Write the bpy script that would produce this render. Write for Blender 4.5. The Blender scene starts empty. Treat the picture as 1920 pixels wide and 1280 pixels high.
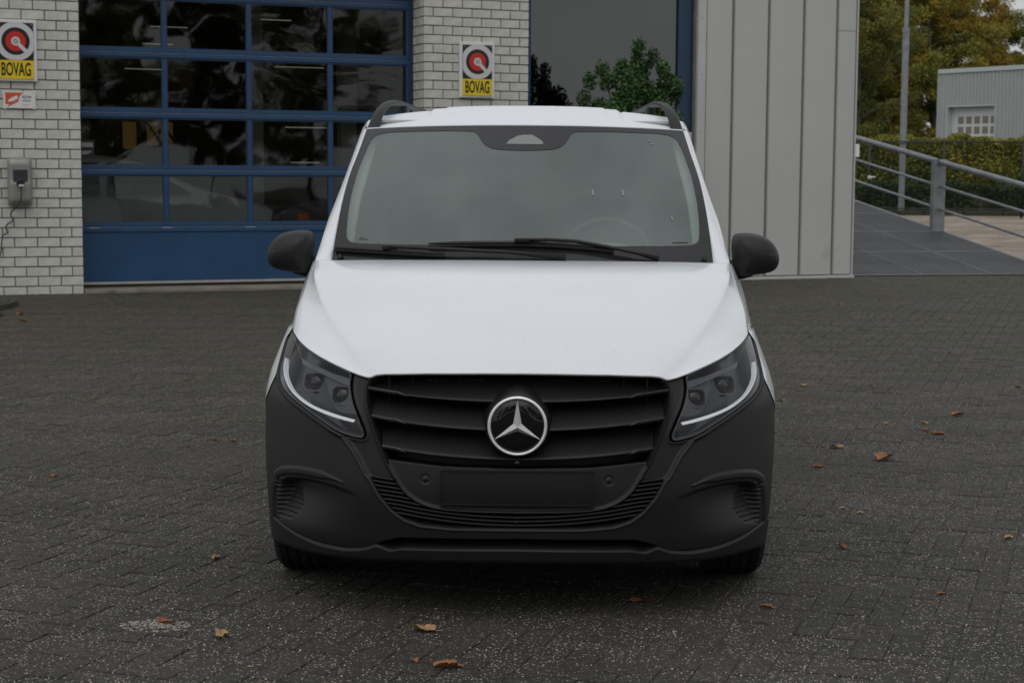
import bpy, bmesh, math, random
import numpy as np
from mathutils import Vector, Matrix

random.seed(7); rng = np.random.default_rng(7)
scene = bpy.context.scene
COL = scene.collection

# ------------------------------------------------------------------ camera
cam_d = bpy.data.cameras.new('camera'); cam = bpy.data.objects.new('camera', cam_d); COL.objects.link(cam)
cam_d.lens = 60.0; cam_d.sensor_width = 36.0; cam_d.clip_start = 0.05; cam_d.clip_end = 2000
yaw, pit, rol = math.radians(.95), math.atan(.1), .006
Fw = Vector((-math.sin(yaw)*math.cos(pit), math.cos(yaw)*math.cos(pit), -math.sin(pit)))
Rt = Vector((math.cos(yaw), math.sin(yaw), 0)); Up = Rt.cross(Fw)
R2 = Rt*math.cos(rol)+Up*math.sin(rol); U2 = Up*math.cos(rol)-Rt*math.sin(rol)
cm = Matrix((R2, U2, -Fw)).transposed().to_4x4(); cm.translation = (.074, 0, 1.53)
cam.matrix_world = cm
cam_d.dof.use_dof = True; cam_d.dof.focus_distance = 6.0; cam_d.dof.aperture_fstop = 9.0
scene.camera = cam

# ------------------------------------------------------------------ light
SUN_EL, SUN_AZ = 58.0, 192.0          # degrees; azimuth clockwise from +Y
world = bpy.data.worlds.new('World'); scene.world = world; world.use_nodes = True
wn, wl = world.node_tree.nodes, world.node_tree.links
wn.clear()
sky = wn.new('ShaderNodeTexSky'); sky.sky_type = 'NISHITA'; sky.sun_disc = False
sky.sun_elevation = math.radians(SUN_EL); sky.sun_rotation = math.radians(SUN_AZ)
sky.air_density = 1.0; sky.dust_density = 4.0; sky.ozone_density = 1.0
hs = wn.new('ShaderNodeHueSaturation'); hs.inputs['Saturation'].default_value = .16
wl.new(sky.outputs[0], hs.inputs['Color'])
# overcast layer: luminance rises from the horizon to the zenith as under a closed cloud cover
tcw = wn.new('ShaderNodeTexCoord'); sxyz = wn.new('ShaderNodeSeparateXYZ'); wl.new(tcw.outputs['Generated'], sxyz.inputs[0])
cn = wn.new('ShaderNodeTexNoise'); cn.inputs['Scale'].default_value = 2.6; cn.inputs['Detail'].default_value = 5; wl.new(tcw.outputs['Generated'], cn.inputs['Vector'])
cmr = wn.new('ShaderNodeMapRange'); cmr.inputs[1].default_value = .3; cmr.inputs[2].default_value = .7; cmr.inputs[3].default_value = .76; cmr.inputs[4].default_value = 1.22; wl.new(cn.outputs[0], cmr.inputs[0])
lum = wn.new('ShaderNodeMapRange'); lum.inputs[1].default_value = 0; lum.inputs[2].default_value = 1; lum.inputs[3].default_value = 7.8; lum.inputs[4].default_value = 9.4; wl.new(sxyz.outputs[2], lum.inputs[0])
lm2 = wn.new('ShaderNodeMath'); lm2.operation = 'MULTIPLY'; wl.new(lum.outputs[0], lm2.inputs[0]); wl.new(cmr.outputs[0], lm2.inputs[1])
ccol = wn.new('ShaderNodeRGB'); ccol.outputs[0].default_value = (.965, .985, 1.0, 1)
csc = wn.new('ShaderNodeVectorMath'); csc.operation = 'SCALE'; wl.new(ccol.outputs[0], csc.inputs[0]); wl.new(lm2.outputs[0], csc.inputs['Scale'])
cmx = wn.new('ShaderNodeMix'); cmx.data_type = 'RGBA'; cmx.inputs[0].default_value = .8; wl.new(hs.outputs[0], cmx.inputs[6]); wl.new(csc.outputs[0], cmx.inputs[7])
bg = wn.new('ShaderNodeBackground'); bg.inputs[1].default_value = .085
wl.new(cmx.outputs[2], bg.inputs[0])
wo = wn.new('ShaderNodeOutputWorld'); wl.new(bg.outputs[0], wo.inputs[0])
sl = bpy.data.lights.new('sun', 'SUN'); sl.energy = .55; sl.angle = math.radians(68); sl.color = (1, .98, .95)
so = bpy.data.objects.new('sun', sl); COL.objects.link(so)
sd = Vector((math.sin(math.radians(SUN_AZ))*math.cos(math.radians(SUN_EL)), math.cos(math.radians(SUN_AZ))*math.cos(math.radians(SUN_EL)), math.sin(math.radians(SUN_EL))))
so.rotation_euler = sd.to_track_quat('Z', 'Y').to_euler(); so.location = sd*60
vs = scene.view_settings; scene.display_settings.display_device = 'sRGB'
vs.view_transform = 'Standard'; vs.look = 'None'; vs.exposure = 0.0; vs.gamma = 1; vs.use_curve_mapping = False
scene.render.engine = 'CYCLES'
scene.cycles.max_bounces = 8; scene.cycles.transparent_max_bounces = 12

# ------------------------------------------------------------------ materials
def mat(name, col, rough=.6, metal=0.0, spec=.5, var=None, bump=None, coat=0, tint=None, coords='Object'):
    """var=(scale, amount[, detail]) tone noise; bump=(scale, strength, dist); tint=(colour, scale, threshold) stains"""
    m = bpy.data.materials.new(name); m.use_nodes = True
    nt = m.node_tree; N, L = nt.nodes, nt.links
    b = N['Principled BSDF']
    b.inputs['Base Color'].default_value = (*col, 1); b.inputs['Roughness'].default_value = rough
    b.inputs['Metallic'].default_value = metal; b.inputs['Specular IOR Level'].default_value = spec
    b.inputs['Coat Weight'].default_value = coat; b.inputs['Coat Roughness'].default_value = .04
    tc = N.new('ShaderNodeTexCoord'); src = tc.outputs[coords]
    if coords == 'World':
        pass
    cur = None
    if var or tint:
        rgb = N.new('ShaderNodeRGB'); rgb.outputs[0].default_value = (*col, 1); cur = rgb.outputs[0]
    if var:
        no = N.new('ShaderNodeTexNoise'); no.inputs['Scale'].default_value = var[0]; no.inputs['Detail'].default_value = var[2] if len(var) > 2 else 5
        L.new(src, no.inputs['Vector'])
        mr = N.new('ShaderNodeMapRange'); mr.inputs[1].default_value = .25; mr.inputs[2].default_value = .75
        mr.inputs[3].default_value = 1-var[1]; mr.inputs[4].default_value = 1+var[1]
        L.new(no.outputs[0], mr.inputs[0])
        mx = N.new('ShaderNodeVectorMath'); mx.operation = 'SCALE'
        L.new(cur, mx.inputs[0]); L.new(mr.outputs[0], mx.inputs['Scale']); cur = mx.outputs[0]
    if tint:
        no = N.new('ShaderNodeTexNoise'); no.inputs['Scale'].default_value = tint[1]; no.inputs['Detail'].default_value = 6
        L.new(src, no.inputs['Vector'])
        mr = N.new('ShaderNodeMapRange'); mr.inputs[1].default_value = tint[2]; mr.inputs[2].default_value = tint[2]+.15
        L.new(no.outputs[0], mr.inputs[0])
        mi = N.new('ShaderNodeMix'); mi.data_type = 'RGBA'; mi.inputs[7].default_value = (*tint[0], 1)
        L.new(mr.outputs[0], mi.inputs[0]); L.new(cur, mi.inputs[6]); cur = mi.outputs[2]
    if cur is not None: L.new(cur, b.inputs['Base Color'])
    if bump:
        no = N.new('ShaderNodeTexNoise'); no.inputs['Scale'].default_value = bump[0]; no.inputs['Detail'].default_value = 4
        L.new(src, no.inputs['Vector'])
        bu = N.new('ShaderNodeBump'); bu.inputs['Strength'].default_value = bump[1]; bu.inputs['Distance'].default_value = bump[2]
        L.new(no.outputs[0], bu.inputs['Height']); L.new(bu.outputs[0], b.inputs['Normal'])
    return m

def glass_mat(name, tint=(.9, .95, .93), ior=1.75, rough=0.0, wobble=None, gloss=(1, 1, 1)):
    m = bpy.data.materials.new(name); m.use_nodes = True
    N, L = m.node_tree.nodes, m.node_tree.links; N.clear()
    o = N.new('ShaderNodeOutputMaterial'); t = N.new('ShaderNodeBsdfTransparent'); t.inputs[0].default_value = (*tint, 1)
    g = N.new('ShaderNodeBsdfGlossy'); g.inputs['Roughness'].default_value = rough; g.inputs[0].default_value = (*gloss, 1)
    # Schlick reflectance of a thin sheet, the same from both sides
    ge = N.new('ShaderNodeNewGeometry'); dt = N.new('ShaderNodeVectorMath'); dt.operation = 'DOT_PRODUCT'; L.new(ge.outputs['Normal'], dt.inputs[0]); L.new(ge.outputs['Incoming'], dt.inputs[1])
    ab = N.new('ShaderNodeMath'); ab.operation = 'ABSOLUTE'; L.new(dt.outputs['Value'], ab.inputs[0])
    om = N.new('ShaderNodeMath'); om.operation = 'SUBTRACT'; om.inputs[0].default_value = 1; L.new(ab.outputs[0], om.inputs[1])
    pw_ = N.new('ShaderNodeMath'); pw_.operation = 'POWER'; pw_.inputs[1].default_value = 5; L.new(om.outputs[0], pw_.inputs[0])
    f0 = ((ior-1)/(ior+1))**2
    fr = N.new('ShaderNodeMath'); fr.operation = 'MULTIPLY_ADD'; fr.inputs[1].default_value = 1-f0; fr.inputs[2].default_value = f0; L.new(pw_.outputs[0], fr.inputs[0])
    mx = N.new('ShaderNodeMixShader')
    L.new(fr.outputs[0], mx.inputs[0]); L.new(t.outputs[0], mx.inputs[1]); L.new(g.outputs[0], mx.inputs[2]); L.new(mx.outputs[0], o.inputs[0])
    if wobble:
        tc = N.new('ShaderNodeTexCoord'); no = N.new('ShaderNodeTexNoise'); no.inputs['Scale'].default_value = wobble[0]; no.inputs['Detail'].default_value = 1.5
        no.inputs['Distortion'].default_value = 1.2
        L.new(tc.outputs['Object'], no.inputs['Vector'])
        bu = N.new('ShaderNodeBump'); bu.inputs['Strength'].default_value = wobble[1]; bu.inputs['Distance'].default_value = .05
        L.new(no.outputs[0], bu.inputs['Height']); L.new(bu.outputs[0], g.inputs['Normal'])
    return m

def emis(name, col, s):
    m = bpy.data.materials.new(name); m.use_nodes = True
    b = m.node_tree.nodes['Principled BSDF']; b.inputs['Base Color'].default_value = (*col, 1)
    b.inputs['Emission Color'].default_value = (*col, 1); b.inputs['Emission Strength'].default_value = s
    return m

def speckled(name, col, fleck, frac=.35, scale=160, rough=.85, var=.25, moss=None, joint=False, bump=.5, island=.18):
    """aggregate surface: small light and dark flecks, per piece tone, moss in patches (world coordinates)"""
    m = bpy.data.materials.new(name); m.use_nodes = True
    nt = m.node_tree; N, L = nt.nodes, nt.links; b = N['Principled BSDF']; b.inputs['Roughness'].default_value = rough
    geo = N.new('ShaderNodeNewGeometry'); oi = N.new('ShaderNodeObjectInfo'); pos = geo.outputs['Position']
    ad = N.new('ShaderNodeMath'); ad.operation = 'ADD'; L.new(geo.outputs['Random Per Island'], ad.inputs[0]); L.new(oi.outputs['Random'], ad.inputs[1])
    fr = N.new('ShaderNodeMath'); fr.operation = 'FRACT'; L.new(ad.outputs[0], fr.inputs[0])
    tone = N.new('ShaderNodeMapRange'); tone.inputs[3].default_value = 1-island; tone.inputs[4].default_value = 1+island; L.new(fr.outputs[0], tone.inputs[0])
    n1 = N.new('ShaderNodeTexNoise'); n1.inputs['Scale'].default_value = 1.1; n1.inputs['Detail'].default_value = 6; L.new(pos, n1.inputs['Vector'])
    t2 = N.new('ShaderNodeMapRange'); t2.inputs[1].default_value = .3; t2.inputs[2].default_value = .7; t2.inputs[3].default_value = 1-var; t2.inputs[4].default_value = 1+var
    L.new(n1.outputs[0], t2.inputs[0])
    mu = N.new('ShaderNodeMath'); mu.operation = 'MULTIPLY'; L.new(tone.outputs[0], mu.inputs[0]); L.new(t2.outputs[0], mu.inputs[1])
    nf = N.new('ShaderNodeTexNoise'); nf.inputs['Scale'].default_value = scale*.9; nf.inputs['Detail'].default_value = 3; L.new(pos, nf.inputs['Vector'])
    t3 = N.new('ShaderNodeMapRange'); t3.inputs[1].default_value = .3; t3.inputs[2].default_value = .7; t3.inputs[3].default_value = .45; t3.inputs[4].default_value = 1.55
    L.new(nf.outputs[0], t3.inputs[0])
    ng = N.new('ShaderNodeTexNoise'); ng.inputs['Scale'].default_value = 30; ng.inputs['Detail'].default_value = 5; ng.inputs['Roughness'].default_value = .75; L.new(pos, ng.inputs['Vector'])
    t4 = N.new('ShaderNodeMapRange'); t4.inputs[1].default_value = .3; t4.inputs[2].default_value = .7; t4.inputs[3].default_value = .55; t4.inputs[4].default_value = 1.5; L.new(ng.outputs[0], t4.inputs[0])
    mg = N.new('ShaderNodeMath'); mg.operation = 'MULTIPLY'; L.new(mu.outputs[0], mg.inputs[0]); L.new(t4.outputs[0], mg.inputs[1])
    mu2 = N.new('ShaderNodeMath'); mu2.operation = 'MULTIPLY'; L.new(mg.outputs[0], mu2.inputs[0]); L.new(t3.outputs[0], mu2.inputs[1])
    rgb = N.new('ShaderNodeRGB'); rgb.outputs[0].default_value = (*col, 1)
    sc = N.new('ShaderNodeVectorMath'); sc.operation = 'SCALE'; L.new(rgb.outputs[0], sc.inputs[0]); L.new(mu2.outputs[0], sc.inputs['Scale'])
    cur = sc.outputs[0]
    if moss:
        nm = N.new('ShaderNodeTexNoise'); nm.inputs['Scale'].default_value = moss[1]; nm.inputs['Detail'].default_value = 7; L.new(pos, nm.inputs['Vector'])
        sep = N.new('ShaderNodeSeparateXYZ'); L.new(pos, sep.inputs[0])
        yr = N.new('ShaderNodeMapRange'); yr.inputs[1].default_value = moss[3]; yr.inputs[2].default_value = moss[4]; L.new(sep.outputs[1], yr.inputs[0])
        a2 = N.new('ShaderNodeMath'); a2.operation = 'MULTIPLY_ADD'; a2.inputs[1].default_value = .30; L.new(yr.outputs[0], a2.inputs[0]); L.new(nm.outputs[0], a2.inputs[2])
        mr = N.new('ShaderNodeMapRange'); mr.inputs[1].default_value = moss[2]; mr.inputs[2].default_value = moss[2]+.25; mr.inputs[4].default_value = .8; L.new(a2.outputs[0], mr.inputs[0])
        mi = N.new('ShaderNodeMix'); mi.data_type = 'RGBA'; mi.inputs[7].default_value = (*moss[0], 1)
        L.new(mr.outputs[0], mi.inputs[0]); L.new(cur, mi.inputs[6]); cur = mi.outputs[2]
    # flecks
    for k, (fc, th, s2) in enumerate(fleck):
        vo = N.new('ShaderNodeTexVoronoi'); vo.inputs['Scale'].default_value = s2; L.new(pos, vo.inputs['Vector'])
        sx = N.new('ShaderNodeSeparateColor'); L.new(vo.outputs['Color'], sx.inputs[0])
        c1 = N.new('ShaderNodeMath'); c1.operation = 'LESS_THAN'; c1.inputs[1].default_value = frac*(.5 if k else 1); L.new(sx.outputs[0], c1.inputs[0])
        szr = N.new('ShaderNodeMath'); szr.operation = 'MULTIPLY'; szr.inputs[1].default_value = th; L.new(sx.outputs[1], szr.inputs[0])
        c2 = N.new('ShaderNodeMath'); c2.operation = 'LESS_THAN'; L.new(vo.outputs['Distance'], c2.inputs[0]); L.new(szr.outputs[0], c2.inputs[1])
        c3 = N.new('ShaderNodeMath'); c3.operation = 'MULTIPLY'; L.new(c1.outputs[0], c3.inputs[0]); L.new(c2.outputs[0], c3.inputs[1])
        c4 = N.new('ShaderNodeMath'); c4.operation = 'MULTIPLY'; L.new(c3.outputs[0], c4.inputs[0]); L.new(sx.outputs[2], c4.inputs[1])
        mi = N.new('ShaderNodeMix'); mi.data_type = 'RGBA'; mi.inputs[7].default_value = (*fc, 1)
        L.new(c4.outputs[0], mi.inputs[0]); L.new(cur, mi.inputs[6]); cur = mi.outputs[2]
    L.new(cur, b.inputs['Base Color'])
    bu = N.new('ShaderNodeBump'); bu.inputs['Strength'].default_value = bump; bu.inputs['Distance'].default_value = .004
    L.new(nf.outputs[0], bu.inputs['Height']); L.new(bu.outputs[0], b.inputs['Normal'])
    return m

def leafmat(name, cols, rough=.6, trans=.15):
    m = bpy.data.materials.new(name); m.use_nodes = True
    N, L = m.node_tree.nodes, m.node_tree.links; b = N['Principled BSDF']; b.inputs['Roughness'].default_value = rough
    b.inputs['Specular IOR Level'].default_value = .3
    g = N.new('ShaderNodeNewGeometry'); oi = N.new('ShaderNodeObjectInfo')
    no = N.new('ShaderNodeTexNoise'); no.inputs['Scale'].default_value = .7; no.inputs['Detail'].default_value = 3; L.new(g.outputs['Position'], no.inputs['Vector'])
    s1 = N.new('ShaderNodeMath'); s1.operation = 'MULTIPLY_ADD'; s1.inputs[1].default_value = .45; L.new(g.outputs['Random Per Island'], s1.inputs[0])
    s0 = N.new('ShaderNodeMath'); s0.operation = 'MULTIPLY_ADD'; s0.inputs[1].default_value = 1.6; s0.inputs[2].default_value = -.52; L.new(no.outputs[0], s0.inputs[0])
    L.new(s0.outputs[0], s1.inputs[2])
    s2 = N.new('ShaderNodeMath'); s2.operation = 'MULTIPLY_ADD'; s2.inputs[1].default_value = .35; L.new(oi.outputs['Random'], s2.inputs[0]); L.new(s1.outputs[0], s2.inputs[2])
    cr = N.new('ShaderNodeValToRGB'); e = cr.color_ramp.elements
    while len(e) < len(cols): e.new(.5)
    for i, c in enumerate(cols): e[i].position = i/(len(cols)-1); e[i].color = (*c, 1)
    L.new(s2.outputs[0], cr.inputs[0]); L.new(cr.outputs[0], b.inputs['Base Color'])
    o = N['Material Output']; t = N.new('ShaderNodeBsdfTranslucent'); L.new(cr.outputs[0], t.inputs[0])
    mx = N.new('ShaderNodeMixShader'); mx.inputs[0].default_value = trans; L.new(b.outputs[0], mx.inputs[1]); L.new(t.outputs[0], mx.inputs[2]); L.new(mx.outputs[0], o.inputs[0])
    return m

M = {}
M['white'] = mat('white_paint', (.775, .795, .84), .22, spec=.5, coat=.6, var=(6, .012))
def add_dirt(m):      # tiny dirt specks and dried drips on the paint
    N, L = m.node_tree.nodes, m.node_tree.links; b = N['Principled BSDF']
    src = b.inputs['Base Color'].links[0].from_socket
    g = N.new('ShaderNodeNewGeometry'); vo = N.new('ShaderNodeTexVoronoi'); vo.inputs['Scale'].default_value = 55; L.new(g.outputs['Position'], vo.inputs['Vector'])
    sc = N.new('ShaderNodeSeparateColor'); L.new(vo.outputs['Color'], sc.inputs[0])
    a = N.new('ShaderNodeMath'); a.operation = 'LESS_THAN'; a.inputs[1].default_value = .22; L.new(sc.outputs[0], a.inputs[0])
    d = N.new('ShaderNodeMath'); d.operation = 'LESS_THAN'; d.inputs[1].default_value = .17; L.new(vo.outputs['Distance'], d.inputs[0])
    p = N.new('ShaderNodeMath'); p.operation = 'MULTIPLY'; L.new(a.outputs[0], p.inputs[0]); L.new(d.outputs[0], p.inputs[1])
    q = N.new('ShaderNodeMath'); q.operation = 'MULTIPLY'; q.inputs[1].default_value = .35; L.new(p.outputs[0], q.inputs[0])
    mi = N.new('ShaderNodeMix'); mi.data_type = 'RGBA'; mi.inputs[7].default_value = (.45, .43, .40, 1)
    L.new(q.outputs[0], mi.inputs[0]); L.new(src, mi.inputs[6]); L.new(mi.outputs[2], b.inputs['Base Color'])
add_dirt(M['white'])
M['white_roof'] = mat('white_roof_paint', (.775, .795, .84), .5, spec=.4)
M['plastic'] = mat('black_grained_plastic', (.0135, .0140, .0142), .50, spec=.36, var=(3, .10), bump=(900, .25, .0006))
M['plastic2'] = mat('black_satin_plastic', (.0095, .0095, .010), .45, spec=.34, bump=(700, .1, .0004))
M['gloss'] = mat('gloss_black', (.006, .006, .007), .06, spec=.5)
M['black'] = mat('black_recess', (.008, .008, .008), .8, spec=.2)
M['rubber'] = mat('tyre_rubber', (.017, .017, .017), .8, spec=.3, bump=(120, .3, .001))
M['chrome'] = mat('chrome', (.95, .95, .96), .16, metal=1)
M['badge'] = mat('badge_chrome', (.96, .96, .97), .28, metal=.45, spec=.8)
M['silver'] = mat('silver_trim', (.70, .71, .73), .25, metal=.7)
M['lampgrey'] = mat('lamp_housing_grey', (.060, .062, .068), .35, spec=.5, metal=.2)
M['lampdark'] = mat('lamp_housing_dark', (.010, .011, .013), .25, spec=.5)
M['lampmid'] = mat('lamp_bezel', (.085, .088, .095), .3, metal=.3)
M['drl'] = mat('light_guide', (.95, .96, .98), .25, spec=.6)
M['wglass'] = glass_mat('windshield_glass', (.72, .80, .77), 2.55, gloss=(.90, 1.0, .965))
M['lglass'] = glass_mat('lamp_cover', (.92, .93, .95), 1.36)
M['frit'] = mat('glass_black_border', (.020, .020, .022), .12, spec=.42)
M['interior'] = mat('interior_grey', (.16, .165, .16), .75)
M['seat'] = mat('seat_fabric', (.10, .105, .105), .9)
M['dash'] = mat('dashboard_plastic', (.15, .16, .155), .6)
M['headliner'] = mat('headliner', (.40, .41, .40), .9)
M['brick'] = mat('light_grey_brick', (.59, .58, .535), .92, spec=.2, var=(9, .14), bump=(150, .9, .006), tint=((.30, .295, .27), 55, .62))
M['mortar'] = mat('mortar', (.20, .185, .155), .95, spec=.1, var=(8, .25), bump=(90, .5, .004))
M['blue'] = mat('blue_door_paint', (.015, .060, .145), .36, spec=.5, var=(2.5, .15))
M['bluedark'] = mat('dark_blue_frame', (.014, .038, .085), .4)
M['alu'] = mat('aluminium', (.42, .42, .41), .45, metal=.4, var=(5, .15))
M['galv'] = mat('galvanised_steel', (.26, .275, .29), .5, metal=.45, var=(7, .22), bump=(60, .1, .001))
M['panel'] = mat('grey_cladding', (.49, .49, .475), .5, spec=.35, var=(1.3, .03), tint=((.36, .355, .33), 1.6, .66))
M['panel_seam'] = mat('cladding_joint', (.24, .24, .225), .6, var=(5, .2))
M['panelw'] = mat('cladding_trim', (.50, .50, .49), .5, var=(3, .06))
M['concrete'] = mat('concrete', (.22, .20, .165), .9, var=(6, .22), bump=(60, .5, .006), tint=((.13, .13, .08), 5, .55))
M['acrylic'] = glass_mat('door_pane', (.62, .64, .63), 1.5, .02, wobble=(1.0, .085))
M['winglass'] = glass_mat('shop_glass', (.35, .38, .38), 2.0, .0, wobble=(.5, .01))
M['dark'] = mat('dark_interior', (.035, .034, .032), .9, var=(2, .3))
M['floor_in'] = mat('workshop_floor', (.12, .115, .11), .6)
M['pillar_in'] = mat('inner_column', (.42, .42, .39), .8)
M['tube'] = emis('fluorescent_tube', (1, .93, .75), .30)
M['amberwin'] = emis('lit_opening', (.75, .45, .10), .07)
M['amber'] = mat('amber_lens', (.75, .16, .01), .2)
M['carlight'] = mat('light_car_paint', (.62, .63, .64), .3, coat=.4)
M['cardark'] = mat('dark_car_paint', (.02, .02, .02), .2, coat=.6)
M['signwhite'] = mat('sign_white', (.72, .72, .71), .4)
M['signyellow'] = mat('sign_yellow', (.78, .56, .01), .35)
M['signred'] = mat('sign_red', (.55, .02, .012), .35)
M['signorange'] = mat('sign_orange_red', (.62, .09, .03), .4)
M['signblack'] = mat('sign_black', (.010, .010, .012), .35)
M['signgrey'] = mat('sign_enamel_white', (.60, .60, .60), .35)
M['charger'] = mat('charger_shell', (.27, .265, .24), .4, metal=.3, var=(4, .06))
M['chargerdark'] = mat('charger_panel', (.03, .036, .036), .3)
M['bark'] = mat('bark', (.09, .075, .055), .95, var=(6, .4), bump=(30, .8, .02))
M['birch'] = mat('birch_bark', (.30, .29, .26), .9, var=(9, .5), bump=(30, .5, .01))
M['leaf_autumn'] = leafmat('autumn_leaves', [(.045, .078, .022), (.11, .14, .032), (.21, .21, .038), (.27, .235, .036), (.40, .24, .03)])
M['leaf_dark'] = leafmat('dark_leaves', [(.020, .038, .014), (.042, .068, .022), (.075, .10, .026), (.13, .14, .03), (.22, .18, .03)])
M['leaf_hedge'] = leafmat('hedge_leaves', [(.025, .052, .012), (.058, .095, .017), (.11, .15, .022), (.21, .22, .026), (.33, .29, .03)])
M['leaf_low'] = leafmat('ground_shrub_leaves', [(.014, .030, .012), (.025, .05, .018), (.04, .07, .02), (.055, .09, .025)])
M['leaf_holly'] = leafmat('holly_leaves', [(.016, .040, .012), (.03, .07, .018), (.05, .11, .025), (.08, .15, .04)], rough=.35, trans=.05)
M['fence'] = mat('black_fence', (.012, .013, .013), .5)
M['corr'] = mat('corrugated_cladding', (.36, .385, .375), .5, var=(.8, .05))
M['corrtrim'] = mat('facade_trim', (.50, .53, .53), .5)
M['doorwhite'] = mat('dock_door_white', (.62, .64, .64), .5)
M['paneyellow'] = mat('dock_door_pane', (.20, .18, .13), .3)
M['shadowin'] = mat('dock_reveal', (.10, .11, .11), .8)
M['paver'] = speckled('dark_concrete_paver', (.0315, .0285, .0238), [((.50, .48, .44), .42, 125), ((.34, .26, .18), .40, 80), ((.010, .010, .010), .6, 150)], frac=.85, moss=((.026, .0245, .0110), .8, .47, 10, 18), var=.34, island=.11)
M['joint'] = speckled('joint_sand', (.070, .064, .048), [((.25, .23, .18), .5, 90)], frac=.3, moss=((.018, .020, .010), 2.6, .62, -30, 6), var=.5)
M['bpaver'] = speckled('beige_clinker', (.26, .215, .17), [((.4, .36, .3), .5, 40)], frac=.2, moss=((.08, .075, .05), .5, .62, 25, 60), island=.22)
M['bjoint'] = mat('beige_joint', (.11, .095, .07), .95)
M['kerb'] = speckled('kerb_concrete', (.075, .072, .062), [((.25, .24, .2), .5, 80)], frac=.3, moss=((.03, .034, .015), 2, .45, 0, 20))
M['cable'] = mat('charging_cable', (.05, .055, .065), .5)
M['grit'] = mat('pale_grit', (.26, .25, .22), .9, var=(40, .4))
def grating():
    m = mat('ramp_grating', (.085, .09, .097), .7, metal=.1)
    N, L = m.node_tree.nodes, m.node_tree.links; b = N['Principled BSDF']
    tc = N.new('ShaderNodeTexCoord'); mp = N.new('ShaderNodeMapping'); mp.inputs['Rotation'].default_value = (0, 0, math.radians(45)); L.new(tc.outputs['Object'], mp.inputs[0])
    ck = N.new('ShaderNodeTexChecker'); ck.inputs['Scale'].default_value = 26; L.new(mp.outputs[0], ck.inputs[0])
    ck.inputs[1].default_value = (.078, .083, .088, 1); ck.inputs[2].default_value = (.036, .038, .042, 1)
    no = N.new('ShaderNodeTexNoise'); no.inputs['Scale'].default_value = 1.2; no.inputs['Detail'].default_value = 5; L.new(tc.outputs['Object'], no.inputs['Vector'])
    mr = N.new('ShaderNodeMapRange'); mr.inputs[1].default_value = .3; mr.inputs[2].default_value = .7; mr.inputs[3].default_value = .75; mr.inputs[4].default_value = 1.25; L.new(no.outputs[0], mr.inputs[0])
    sc = N.new('ShaderNodeVectorMath'); sc.operation = 'SCALE'; L.new(ck.outputs[0], sc.inputs[0]); L.new(mr.outputs[0], sc.inputs['Scale']); L.new(sc.outputs[0], b.inputs['Base Color'])
    bu = N.new('ShaderNodeBump'); bu.inputs['Distance'].default_value = .006; L.new(ck.outputs[1], bu.inputs['Height']); L.new(bu.outputs[0], b.inputs['Normal'])
    return m
M['grating'] = grating()
def leaf_single(name, c):
    return mat(name, c, .7, spec=.3, var=(40, .3), bump=(80, .3, .002))
M['fl_orange'] = leaf_single('fallen_leaf_orange', (.27, .12, .05))
M['fl_tan'] = leaf_single('fallen_leaf_tan', (.36, .22, .11))
M['fl_brown'] = leaf_single('fallen_leaf_brown', (.24, .075, .03))

# ------------------------------------------------------------------ helpers
def mk(name, V, Fc, m, smooth=False, autos=None):
    me = bpy.data.meshes.new(name)
    me.from_pydata([tuple(v) for v in V], [], [tuple(int(i) for i in f) for f in Fc])
    if isinstance(m, (list, tuple)):
        for x in m: me.materials.append(x)
    else: me.materials.append(m)
    if smooth: me.polygons.foreach_set('use_smooth', [True]*len(me.polygons))
    if autos is not None:
        me.set_sharp_from_angle(angle=math.radians(autos))
    me.update(); return me
def ob(name, me, parent=None, loc=(0, 0, 0), rot=(0, 0, 0), kind=None, label=None):
    o = bpy.data.objects.new(name, me); COL.objects.link(o); o.location = loc; o.rotation_euler = rot
    if parent: o.parent = parent
    if kind: o['kind'] = kind
    if label: o['label'] = label
    return o
def thing(name, label, cat, loc=(0, 0, 0), rotz=0, group=None):
    o = bpy.data.objects.new(name, None); COL.objects.link(o); o.location = loc; o.rotation_euler = (0, 0, rotz)
    o.empty_display_size = .2
    o['label'] = label; o['category'] = cat
    if group: o['group'] = group
    return o
def tag(o, label, cat, group=None):
    o['label'] = label; o['category'] = cat
    if group: o['group'] = group
    return o
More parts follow.
